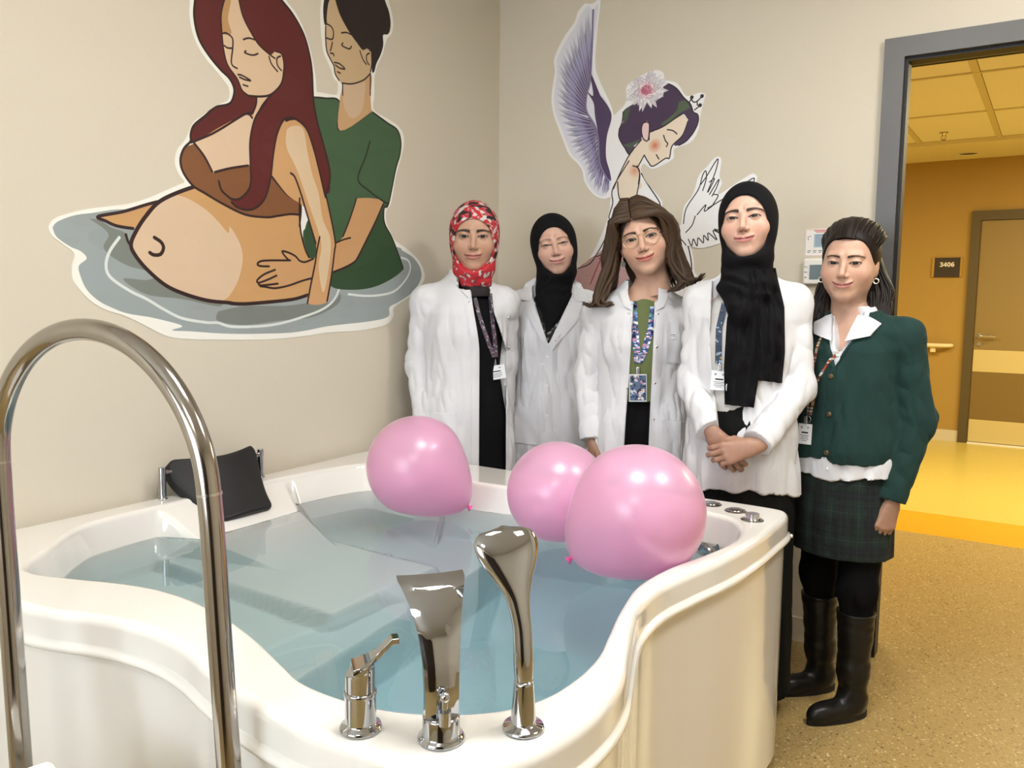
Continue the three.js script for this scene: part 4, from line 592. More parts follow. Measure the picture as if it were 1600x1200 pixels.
// --- head: eye level at the origin, chin near y = -0.115
function headField(o) {
  const w = o.jaw ?? 1;
  return (p) => {
    const ax = Math.abs(p[0]), s = [ax, p[1], p[2]];
    let d = ell(p, [0, 0.028, -0.012], [0.075, 0.09, 0.094]);
    d = smin(d, ell(p, [0, -0.036, 0.016], [0.0655 * w, 0.078, 0.068]), 0.03);
    d = smin(d, ball(s, [0.005, -0.096, 0.058], 0.0185), 0.030);
    d = smin(d, ell(s, [0.038, -0.030, 0.054], [0.027 * w, 0.025, 0.022]), 0.022);
    d = smin(d, cone(s, [0.012, 0.022, 0.079], [0.044, 0.022, 0.066], 0.009, 0.008), 0.014);
    d = smax(d, -ball(s, [0.031, 0.000, 0.104], 0.0195), 0.014);
    d = smin(d, cone(p, [0, 0.010, 0.080], [0, -0.033, 0.1035], 0.0066, 0.0092), 0.010);
    d = smin(d, ell(s, [0.0105, -0.038, 0.092], [0.0078, 0.0068, 0.009]), 0.007);
    d = smin(d, ell(p, [0, -0.064, 0.074], [0.026, 0.017, 0.015]), 0.014);
    const sm = (o.smile ?? 0.004) * (ax / 0.027) ** 2, q = [ax, p[1] - sm, p[2]];
    d = smin(d, ell(q, [0.008, -0.0610, 0.0835], [0.019, 0.0048, 0.0065]), 0.005);
    d = smin(d, ell(q, [0, -0.0708, 0.0835], [0.021, 0.0058, 0.0075]), 0.005);
    d = smax(d, -cone(q, [0, -0.0657, 0.0925], [0.027, -0.0657, 0.0785], 0.0022, 0.0022), 0.003);
    const eb = ball(s, [0.0315, 0, 0.0705], 0.0150); d = smin(d, eb, 0.004);
    const ow = 0.0128, oh = o.eye ?? 0.0046, ex = (ax - 0.0315) / ow, ey = (p[1] + 0.0004 - (o.eyeTilt ?? 0.0008) * ex) / oh, open = (sq(ex * ex + ey * ey) - 1) * Math.min(oh, ow);
    if (p[2] > 0.06) d = smax(d, -Math.max(open, ball(s, [0.0315, 0, 0.0705], 0.0175)), 0.0015);
    d = smin(d, ell(s, [0.0745, -0.012, -0.008], [0.009, 0.030, 0.017]), 0.006);
    d = smin(d, cone(p, [0, -0.06, -0.022], [0, -0.17, -0.035], 0.05, 0.052), 0.03);
    return d;
  };
}
function faceColour(o) {
  const skin = o.skin, lip = o.lip, brow = o.brow;
  return (p, n) => {
    let c = skin.slice(); const ax = Math.abs(p[0]), mix = (t, k) => { c = c.map((v, i) => lerp(v, t[i], clamp(k))); };
    const grain = 1 + 0.04 * noise3(p[0] * 90, p[1] * 90, p[2] * 90) + 0.03 * noise3(p[0] * 25, p[1] * 25, p[2] * 25); c = c.map((v) => v * grain);
    if (p[2] > 0.03) {
      mix([skin[0] * 1.02, skin[1] * 0.82, skin[2] * 0.80], 0.55 * Math.exp(-(((ax - 0.042) / 0.018) ** 2 + ((p[1] + 0.035) / 0.016) ** 2)) + 0.3 * Math.exp(-((ax / 0.012) ** 2 + ((p[1] + 0.036) / 0.01) ** 2)));
      const y = p[1] - (o.smile ?? 0.004) * (ax / 0.027) ** 2;
      const lipTop = -0.0572 - 0.003 * Math.exp(-((ax / 0.0035) ** 2)) + 0.0 * ax, u = ax / 0.0295, h = Math.max(0, 1 - u * u), inL = y < -0.0657 ? (-0.0657 - y) / (0.0108 * sq(h) + 1e-4) : (y + 0.0657) / ((lipTop + 0.0657) * Math.pow(h, 0.75) + 1e-4);
      if (u < 1) { mix(lip, 1 - sstep(0.8, 1.1, inL)); mix([0.10, 0.03, 0.03], (1 - sstep(0.0006, 0.0016, Math.abs(y + 0.0657))) * 0.75); }
      const t = (ax - 0.013) / 0.041; if (t > -0.05 && t < 1.02) { const by = (o.browY ?? 0.0175) + 0.0065 * Math.sin(clamp(t) * 2.5) - 0.0045 * t, th = lerp(0.0046, 0.0022, clamp(t)) * (o.browT ?? 1); mix(brow, (1 - sstep(th * 0.6, th * 1.25, Math.abs(p[1] - by))) * (o.browK ?? 1)); }
      const oh = o.eye ?? 0.0046, ex = (ax - 0.0315) / 0.0136, ey = (p[1] + 0.0004 - (o.eyeTilt ?? 0.0008) * ex) / (oh + 0.0011), r = sq(ex * ex + ey * ey);
      mix([0.03, 0.02, 0.02], (1 - sstep(0.0009, 0.0025, Math.abs(r - 1.0) * (oh + 0.0011))) * (ey > -0.15 ? (o.lash ?? 0.95) : 0.35));
      mix([skin[0] * 0.35, skin[1] * 0.25, skin[2] * 0.22], 0.9 * (1 - sstep(0.6, 1.2, Math.hypot((ax - 0.0070) / 0.0036, (p[1] + 0.0445) / 0.0024))));
    }
    return c;
  };
}
const eyeGeo = (() => { const g = new THREE.SphereGeometry(0.0137, 40, 28); g.rotateX(Math.PI / 2); const p = g.attributes.position, c = new Float32Array(p.count * 3); for (let i = 0; i < p.count; i++) { const r = Math.hypot(p.getX(i), p.getY(i)), f = p.getZ(i) > 0; c.set(f && r < 0.0026 ? [0.006, 0.005, 0.005] : f && r < 0.0078 ? [0.022, 0.011, 0.007] : [0.33, 0.29, 0.27], i * 3); } g.setAttribute('color', new THREE.BufferAttribute(c, 3)); return g; })();
const eyeMat = new THREE.MeshPhysicalMaterial({ vertexColors: true, roughness: 0.3, specularIntensity: 0.5 });
const skinMat = new THREE.MeshPhysicalMaterial({ vertexColors: true, roughness: 0.48, sheen: 0.15, sheenColor: new THREE.Color(1, 0.8, 0.7) });
// --- hand: wrist at the origin, fingers along -y, palm facing +z, thumb on +x
function handGeo(o, skin) {
  const X = [0.0265, 0.0095, -0.0085, -0.0250], KY = [-0.082, -0.086, -0.082, -0.074], L = [0.070, 0.078, 0.072, 0.056], R = [0.0088, 0.009, 0.0086, 0.0076], chains = [];
  const c = o.curl ?? 0.45, spread = o.spread ?? 0.05;
  X.forEach((x, i) => { let a = (o.first ?? c * 0.8), p = [x, KY[i], -0.001], pts = [p], side = (x / 0.026) * spread; for (const [k, s] of [0.46, 0.30, 0.24].entries()) { p = [p[0] + Math.sin(side) * L[i] * s, p[1] - Math.cos(a) * L[i] * s, p[2] + Math.sin(a) * L[i] * s]; pts.push(p); a += c * (k ? 0.8 : 1.1) + (i > 1 ? 0.06 * i : 0); } chains.push(pts); });
  const th = o.thumb ?? [[0.016, -0.018, 0.006], [0.036, -0.044, 0.016], [0.043, -0.074, 0.022], [0.043, -0.097, 0.026]];
  const f = (p) => {
    let d = ell([p[0], p[1] + 0.004, p[2]], [0, 0, 0], [0.027, 0.052, 0.021]);
    X.forEach((x, i) => { d = smin(d, cone(p, [x * 0.55, -0.012, 0], [x, KY[i], -0.001], 0.0145, 0.0108), 0.012); });
    d = smin(d, cone(p, [0.012, -0.022, 0.006], [0.018, -0.07, 0.004], 0.014, 0.009), 0.012);
    let t = cone(p, th[0], th[1], 0.0145, 0.0112); t = smin(t, cone(p, th[1], th[2], 0.0105, 0.0092), 0.004); t = smin(t, cone(p, th[2], th[3], 0.0092, 0.0074), 0.003); d = smin(d, t, 0.008);
    let g = 9; chains.forEach((ch, i) => { let e = cone(p, ch[0], ch[1], R[i] * 1.05, R[i] * 0.95); e = smin(e, cone(p, ch[1], ch[2], R[i] * 0.98, R[i] * 0.88), 0.003); e = smin(e, cone(p, ch[2], ch[3], R[i] * 0.9, R[i] * 0.72), 0.003); g = Math.min(g, e); });
    return smin(d, g, 0.005);
  };
  return net(f, [-0.06, -0.19, -0.05], [0.075, 0.09, 0.11], 0.0032, { color: (p) => { const k = 1 + 0.05 * noise3(p[0] * 60, p[1] * 60, p[2] * 60), red = sstep(-0.12, -0.17, p[1]) * 0.12; return [skin[0] * k, skin[1] * k * (1 - red), skin[2] * k * (1 - red)]; } });
}
function placeHand(g, at, fingers, palm, mirror) {      // fingers: direction they point, palm: palm normal
  const y = V(...fingers).normalize().negate(), z0 = V(...palm), x = y.clone().cross(z0).normalize(), z = x.clone().cross(y);
  if (mirror) { g.scale(-1, 1, 1); const i = g.index.array; for (let k = 0; k < i.length; k += 3) { const t = i[k]; i[k] = i[k + 1]; i[k + 1] = t; } }
  g.applyMatrix4(new THREE.Matrix4().makeBasis(x, y, z).setPosition(...at)); return g;
}
// --- clothes
function sleeve(p, s, e, w, r, sd) {     // r: radii at shoulder, elbow (upper), elbow (fore), cuff
  let d = cone(p, s, e, r[0], r[1]); d = smin(d, cone(p, e, w, r[2], r[3]), 0.03);
  const fx = w[0] - e[0], fy = w[1] - e[1], fz = w[2] - e[2], l = Math.hypot(fx, fy, fz), cut = ((p[0] - w[0]) * fx + (p[1] - w[1]) * fy + (p[2] - w[2]) * fz) / l;
  return Math.max(d + wrinkle(p, 1.1, sd), cut);
}
// upper garment: torso loft, sloping shoulders, two sleeves, optional front opening
function plain(o) { return garment({ ...o, open: null, collarCut: null, fold: 0.2 }); }
function garment(o) {
  const rows = o.rows, [sR, eR, wR] = o.right, [sL, eL, wL] = o.left, xc = o.xc ?? 0;
  return (p) => {
    let t = loft(p, rows); t = Math.max(t, o.hem(p) - p[1], p[1] - o.top);
    const n0 = [xc - 0.045, o.neckY, -0.022], n1 = [xc + 0.045, o.neckY, -0.022];
    let sh = Math.min(cone(p, n0, sR, 0.058 * (o.sh ?? 1), 0.05), cone(p, n1, sL, 0.058 * (o.sh ?? 1), 0.05));
    t = smin(t, sh, 0.045) + clothNoise(p, o.fold ?? 1, o.sd) * sstep(o.neckY, o.neckY - 0.2, p[1]);
    const k = lerp(0.008, 0.05, sstep(sR[1] - 0.13, sR[1] - 0.02, p[1]));
    let d = smin(t, Math.min(sleeve(p, sR, eR, wR, o.rad, o.sd), sleeve(p, sL, eL, wL, o.rad, o.sd + 3)), k);
    if (o.collarCut) d = smax(d, -o.collarCut(p), 0.006);
    if (o.open) { const [a, b] = o.open(p[1]); if (b > a) d = smax(d, -Math.max(Math.max(a - p[0], p[0] - b), -p[2] + 0.0), 0.005); }
    return d;
  };
}
const cotton = mat([0.66, 0.665, 0.69], 0.85, { sheen: 0.2, sheenRoughness: 0.6 });
const cottonTrim = mat([0.68, 0.685, 0.71], 0.8), black = mat([0.005, 0.005, 0.006], 0.9, { specularIntensity: 0.25 }), blackScarf = mat([0.005, 0.005, 0.0065], 0.85, { specularIntensity: 0.35 }), snap = mat([0.55, 0.55, 0.56], 0.25, { metalness: 1 }), pearl = mat([0.85, 0.85, 0.86], 0.3);
function badgeTex(kind) {
  return canvasTex(160, 220, (c, w, h) => {
    c.fillStyle = kind === 'print' ? '#5a6a86' : '#e4e6ea'; c.fillRect(0, 0, w, h);
    if (kind === 'print') { for (let i = 0; i < 60; i++) { c.fillStyle = ['#22232a', '#b9c4d6', '#c98a9a', '#36506e', '#d8d0c8'][(rnd() * 5) | 0]; c.beginPath(); c.ellipse(rnd() * w, rnd() * h, 6 + rnd() * 16, 5 + rnd() * 10, rnd() * 3, 0, 7); c.fill(); } return; }
    c.fillStyle = '#8d99a8'; c.beginPath(); c.arc(40, 34, 14, 0, 7); c.fill(); c.beginPath(); c.arc(118, 34, 12, 0, 7); c.fill(); c.fillStyle = '#22262c'; c.fillRect(40, 84, 84, 18); c.fillStyle = '#6c737c'; for (const [y, l] of [[122, 110], [142, 90], [162, 104], [182, 70]]) c.fillRect((w - l) / 2, y, l, 8);
  });
}
function badge(parent, at, w, h, tilt, kind = 'card', label) {
  const b = part('id_badge', xf(rbox(w, h, 0.004, 0.0015, [0, 0, 0], 2), at, [-0.08, tilt[1] ?? 0, tilt[0]]), mat('#d7dade', 0.3), parent, label), g = xf(new THREE.PlaneGeometry(w * 0.92, h * 0.92).translate(0, 0, 0.0024), at, [-0.08, tilt[1] ?? 0, tilt[0]]);
  part('badge_print', g, new THREE.MeshPhysicalMaterial({ map: badgeTex(kind), roughness: 0.25 }), b);
  part('clip', [xf(rbox(0.012, 0.026, 0.006, 0.002, [0, h / 2 + 0.012, 0]), at, [-0.08, 0, tilt[0]])], snap, b);
}
// --- whole figure
function makePerson(o) {
  const t = thing('person', o.label, 'person', [o.at[0], 0, o.at[1]], o.yaw, 'women standing behind the tub'); t.scale.setScalar(o.s);
  const H = frameOf(o.head.at, o.head.yaw ?? 0, o.head.pitch ?? 0, o.head.roll ?? 0, o.head.k);
  const hf = headField(o.face), list = [];
  const hg = net(hf, [-0.095, -0.185, -0.12], [0.095, 0.13, 0.125], 0.0024, { color: faceColour(o.face) }); hg.applyMatrix4(H.m); list.push(hg);
  // body under the clothes, one surface from neck to ankles
  const [sR, eR, wR] = o.right, [sL, eL, wL] = o.left, hip = 0.86, xc = o.xc ?? 0, F = o.feet ?? [[-0.09, 0.0], [0.09, 0.0]], nk = new THREE.Vector3(0, -0.12, -0.028).applyMatrix4(H.m);
  const bf = (p) => {
    let d = Math.max(loft(p, [[0.82, 0.13, 0.09, 0, xc], [0.92, 0.14, 0.095, 0, xc], [1.08, 0.108, 0.08, 0, xc], [1.25, 0.125, 0.09, 0, xc], [1.36, 0.1, 0.06, -0.01, xc], [1.42, 0.05, 0.05, -0.02, xc]]), 0.8 - p[1], p[1] - 1.42);
    d = smin(d, cone(p, [xc, 1.38, -0.02], [nk.x, nk.y, nk.z], 0.058, 0.05 * o.head.k), 0.03);
    for (const [a, b, c] of [[sR, eR, wR], [sL, eL, wL]]) { d = smin(d, cone(p, a, b, 0.036, 0.03), 0.02); d = smin(d, cone(p, b, c, 0.03, 0.023), 0.015); }
    for (const [x, z] of F) { d = smin(d, cone(p, [xc + Math.sign(x) * 0.075, hip, 0], [x, 0.46, z * 0.6 + 0.01], 0.07, 0.044), 0.03); d = smin(d, cone(p, [x, 0.46, z * 0.6 + 0.01], [x, 0.07, z - 0.02], 0.044, 0.028), 0.02); }
    return d;
  };
  const sk = o.face.skin; list.push(net(bf, [-0.34, 0.03, -0.22], [0.34, 1.55, 0.34], 0.013, { color: () => sk }));
  for (const h of o.hands) list.push(placeHand(handGeo(h, h.skin ?? sk), h.at, h.fingers, h.palm, h.mirror));
  const body = part('body', mergeGeometries(list), skinMat, t);
  for (const s of [-1, 1]) { const e = part('eye', eyeGeo, eyeMat, body); e.matrixAutoUpdate = true; const m = H.m.clone().multiply(new THREE.Matrix4().makeRotationFromEuler(new THREE.Euler(o.gaze?.[1] ?? 0, o.gaze?.[0] ?? 0, 0))); m.decompose(e.position, e.quaternion, e.scale); e.position.copy(V(s * 0.0315, 0, 0.0705).applyMatrix4(H.m)); }
  return { t, H, body };
}
function shoes(t, F, yaw, material, boot) {
  F.forEach(([x, z], i) => {
    const a = yaw[i] ?? 0, c = Math.cos(a), s = Math.sin(a), f = (p) => { const dx = p[0] - x, dz = p[2] - z, q = [dx * c - dz * s, p[1], dx * s + dz * c]; let d = smin(ell(q, [0, 0.03, 0.10], [0.042, 0.042, 0.085]), ell(q, [0, 0.045, -0.01], [0.036, 0.055, 0.06]), 0.05); if (boot) { const K = [x, 0.46, z * 0.6 + 0.012], N = [x, 0.08, z - 0.012], at = (y) => [x, y, lerp(N[2], K[2], (y - 0.08) / 0.38)]; d = smin(d, cone(p, at(0.07), at(0.17), 0.047, 0.049), 0.03); d = smin(d, cone(p, at(0.17), at(0.40), 0.051, 0.066), 0.03) + 0.0022 * noise3(q[0] * 9, q[1] * 22, q[2] * 9); d = Math.max(d, p[1] - 0.385); } else d = Math.max(d, p[1] - 0.085); return Math.max(d, 0.016 - p[1]); };
    const g = net(f, [x - 0.22, 0, z - 0.22], [x + 0.22, 0.42, z + 0.24], 0.006); const b = part(boot ? 'boot' : 'shoe', g, material, t);
    const sole = new THREE.Shape(); for (let k = 0; k < 40; k++) { const u = k / 40 * 6.2832, w = 0.041 * Math.sin(u) * (Math.cos(u) > 0 ? 1 : 0.9), l = Math.cos(u) > 0 ? 0.185 * Math.cos(u) : 0.072 * Math.cos(u); const q = [w, l]; if (k) sole.lineTo(...q); else sole.moveTo(...q); }
    const sg = new THREE.ExtrudeGeometry(sole, { depth: 0.02, bevelEnabled: false }); sg.rotateX(Math.PI / 2); sg.translate(0, 0.02, 0); sg.rotateY(a); sg.translate(x, 0, z); part('sole', sg, mat('#15110f', 0.7), b);
  });
}
const softBlack = (rows, top, bot, sd = 1) => (p) => Math.max(loft(p, rows) + clothNoise(p, 0.3, sd), p[1] - top, bot - p[1]);
const legs = (F, top, r0, r1, r2, xc = 0, bot = 0.06) => (p) => { let d = Math.max(loft(p, [[top - 0.25, 0.158, 0.118, 0, xc], [top - 0.1, 0.158, 0.115, 0, xc], [top, 0.14, 0.10, 0, xc]]), p[1] - top, top - 0.25 - p[1]); for (const [x, z] of F) { d = smin(d, cone(p, [xc + Math.sign(x) * 0.078, top - 0.12, 0], [x, 0.46, z * 0.6 + 0.012], r0, r1), 0.03); d = smin(d, cone(p, [x, 0.46, z * 0.6 + 0.012], [x, 0.08, z - 0.015], r1, r2), 0.03); } return Math.max(d + clothNoise(p, 0.7, 5), bot - p[1]); };
const COAT = [[0.66, 0.205, 0.150], [0.80, 0.198, 0.146], [0.93, 0.186, 0.138], [1.04, 0.166, 0.124], [1.12, 0.160, 0.122], [1.22, 0.168, 0.132], [1.30, 0.162, 0.122], [1.36, 0.135, 0.095], [1.42, 0.085, 0.07], [1.46, 0.068, 0.062]];
const shift = (rows, xc, k = 1, d = 0, dz = 0) => rows.map(([y, a, b]) => [y, a * k + d, b * k + d, dz, xc]);
const neckHole = (xc, r, rz, zc, y0) => (p) => Math.max(loft(p, [[0, r, rz, zc, xc], [2, r, rz, zc, xc]]), y0 - p[1]);
function scarfHead(o) {      // scarf around head and throat, in the head's frame
  const k = o.k ?? 1;
  return (q) => {
    let d = ell(q, [0, 0.020, -0.016], [0.088 * k, 0.108, 0.108]);
    d = smin(d, ell(q, [0, -0.045, 0.004], [0.078 * k, 0.090, 0.076]), 0.03);
    d = smin(d, ell(q, [0, -0.112, 0.022], [0.068, 0.040, 0.066]), 0.03);
    const x = q[0] / (o.w ?? 0.064), yy = q[1] - (o.mid ?? -0.014), h = yy > 0 ? (o.up ?? 0.084) : (o.down ?? 0.092), y = yy / h, pw = yy > 0 ? 2.1 : 2.5, e = (Math.pow(Math.abs(x) ** pw + Math.abs(y) ** pw, 1 / pw) - 1) * 0.064;
    return smax(d, -Math.max(e, -q[2] + 0.012), 0.006);
  };
}
const bbox = (t) => t;
void bbox;
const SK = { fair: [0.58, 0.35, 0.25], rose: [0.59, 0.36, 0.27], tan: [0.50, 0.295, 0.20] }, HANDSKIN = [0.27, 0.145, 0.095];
function lanyard(t, field, strands, w, material, label) { for (const s of strands) part('lanyard', drape(field, ...strip(s, w), { rows: 40, cols: 3, off: 0.002, thick: 0.0022 }), material, t, label); }
const bandTex = (base, marks, n = 40) => canvasTex(64, 1024, (c, w, h) => { c.fillStyle = base; c.fillRect(0, 0, w, h); for (let i = 0; i < n; i++) { c.fillStyle = marks[(rnd() * marks.length) | 0]; c.beginPath(); c.ellipse(rnd() * w, rnd() * h, 5 + rnd() * 20, 5 + rnd() * 16, rnd() * 3, 0, 7); c.fill(); } });
function snaps(t, field, list, r = 0.0052, material = snap) { for (const [x, y] of list) { const z = marchZ(field, x, y); part('button', xf(lathe([[0, 0.003], [r * 0.7, 0.003], [r, 0.0012], [r, -0.002]], 16), [x, y, z + 0.002], [Math.PI / 2, 0, 0]), material, t); } }

// 1 -- red patterned headscarf, open coat over a long black dress
{
  const xc = -0.03, sR = [-0.192, 1.352, -0.02], eR = [-0.222, 1.10, -0.035], wR = [-0.195, 0.858, 0.035], sL = [0.122, 1.345, -0.02], eL = [0.128, 1.10, -0.07], wL = [0.12, 0.86, -0.03];
  const face = { skin: SK.tan, lip: [0.42, 0.16, 0.13], brow: [0.035, 0.022, 0.018], jaw: 1.02, eye: 0.0043, smile: 0.0045, browT: 1.25, browY: 0.0165 };
  const { t, H } = makePerson({ label: 'woman in a red patterned headscarf with open white coat over a black dress', at: [0.332, 0.66], yaw: 0.625, s: 1.0136, xc, head: { at: [0, 1.60, 0.028], k: 1.13, yaw: -0.04, pitch: 0.02 }, face, right: [sR, eR, wR], left: [sL, eL, wL], gaze: [0.02, 0],
    hands: [{ at: [-0.193, 0.848, 0.038], fingers: [0.1, -1, 0.18], palm: [1, 0.05, 0], mirror: true, curl: 0.4, skin: HANDSKIN }, { at: [0.12, 0.85, -0.03], fingers: [0, -1, 0.15], palm: [-1, 0, 0], curl: 0.4, skin: HANDSKIN }] });
  const F = [[-0.11, 0.01], [0.05, 0.02]]; shoes(t, F, [0, 0.1], mat('#1b1512', 0.5));
  const dressRows = [[0.06, 0.20, 0.16, 0, xc], [0.5, 0.185, 0.145, 0, xc], [0.85, 0.168, 0.125, 0, xc], [1.08, 0.135, 0.105, 0, xc], [1.22, 0.145, 0.115, 0, xc], [1.34, 0.12, 0.085, -0.005, xc], [1.43, 0.06, 0.06, -0.015, xc]], df = softBlack(dressRows, 1.43, 0.06, 2);
  part('dress', net(df, [-0.26, 0.04, -0.19], [0.2, 1.45, 0.19], 0.010), black, t);
  const open = (y) => y > 1.40 ? [-0.06, 0.05] : [lerp(0.022, -0.012, sstep(1.15, 1.42, y)) , lerp(0.128, 0.055, sstep(1.12, 1.42, y))];
  const cf = garment({ rows: shift(COAT, xc, 1.0), right: [sR, eR, wR], left: [sL, eL, wL], xc, hem: (p) => 0.66, top: 1.475, neckY: 1.392, rad: [0.056, 0.05, 0.049, 0.043], sd: 11, open, collarCut: neckHole(0, 0.062, 0.066, 0.0, 1.36) });
  const coat = part('coat', net(cf, [-0.33, 0.64, -0.23], [0.27, 1.50, 0.23], 0.0065), cotton, t, 'open white coat with stand collar');
  part('collar', [drape(cf, [[-0.095, 1.45], [-0.055, 1.40], [-0.014, 1.36]], [[-0.07, 1.475], [-0.03, 1.425], [0.004, 1.385]], { rows: 18, cols: 5, off: 0.001, thick: 0.006 })], cottonTrim, coat);
  part('placket', drape(cf, [[-0.038, 1.36], [-0.006, 1.18], [-0.008, 0.68]], [[-0.010, 1.37], [0.020, 1.18], [0.018, 0.68]], { rows: 40, cols: 4, off: 0.0005, thick: 0.003 }), cottonTrim, coat);
  part('pocket', drape(cf, [[-0.165, 0.92], [-0.165, 0.76]], [[-0.07, 0.925], [-0.065, 0.76]], { rows: 12, cols: 8, off: 0.001, thick: 0.004 }), cottonTrim, coat);
  snaps(coat, cf, [[-0.022, 1.352], [0.138, 1.29], [0.140, 1.17]]);
  const sh = scarfHead({ k: 1.0, w: 0.064, up: 0.072, down: 0.102 }), sf = (p) => { const q = H.into(p); let d = sh(q) * H.scale; d = smin(d, cone(p, [0, 1.47, 0.02], [0.016, 1.375, 0.034], 0.066, 0.048), 0.04); return Math.max(d + 0.003 * Math.sin(q[1] * 95 + q[0] * 40 + 6 * noise3(q[0] * 8, q[1] * 8, q[2] * 8)) * sstep(-0.10, -0.14, q[1]), 1.372 - p[1]); };
  const red = [0.50, 0.022, 0.035], scarfCol = (p) => { const q = H.into(p), wx = q[0] + 0.02 * noise3(q[0] * 18, q[1] * 18, q[2] * 18), a = noise3(wx * 26, q[1] * 26, q[2] * 26), b = noise3(q[0] * 34 + 9, q[1] * 34, q[2] * 34), plain = sstep(-0.105, -0.125, q[1] - Math.abs(q[0]) * 0.5); if (q[1] < -0.165) return [0.008, 0.004, 0.005]; if (plain > 0.5 && b < 0.62) return red; if (a > 0.38) return [0.02, 0.014, 0.016]; if (b > 0.40) return [0.62, 0.56, 0.54]; if (Math.abs(a) < 0.055) return [0.55, 0.5, 0.48]; return red; };
  part('headscarf', net(sf, [-0.14, 1.35, -0.13], [0.14, 1.77, 0.18], 0.0036, { color: scarfCol }), new THREE.MeshPhysicalMaterial({ vertexColors: true, roughness: 0.7, sheen: 0.2 }), t, 'red headscarf with black and white pattern');
  const uc = H.into([0, 1.70, 0.1]); void uc;
  const under = (p) => { const q = H.into(p); return smax(ell(q, [0, 0.022, -0.014], [0.081, 0.098, 0.101]) * H.scale, Math.max(0.062 - q[1], -q[2]), 0.004); };
  part('undercap', net(under, [-0.12, 1.62, 0], [0.12, 1.75, 0.16], 0.0045), black, t);
  const both = (p) => Math.min(cf(p), df(p));
  lanyard(t, both, [[[-0.004, 1.40], [0.02, 1.30], [0.058, 1.19], [0.080, 1.135]], [[0.062, 1.385], [0.07, 1.30], [0.082, 1.20], [0.088, 1.135]]], 0.016, new THREE.MeshPhysicalMaterial({ map: bandTex('#4b4650', ['#8c8890', '#2a2830', '#7a4a66', '#9a96a0'], 70), roughness: 0.6 }));
  badge(t, [0.088, 1.075, marchZ(both, 0.088, 1.075) + 0.012], 0.075, 0.056, [0.16]);
}
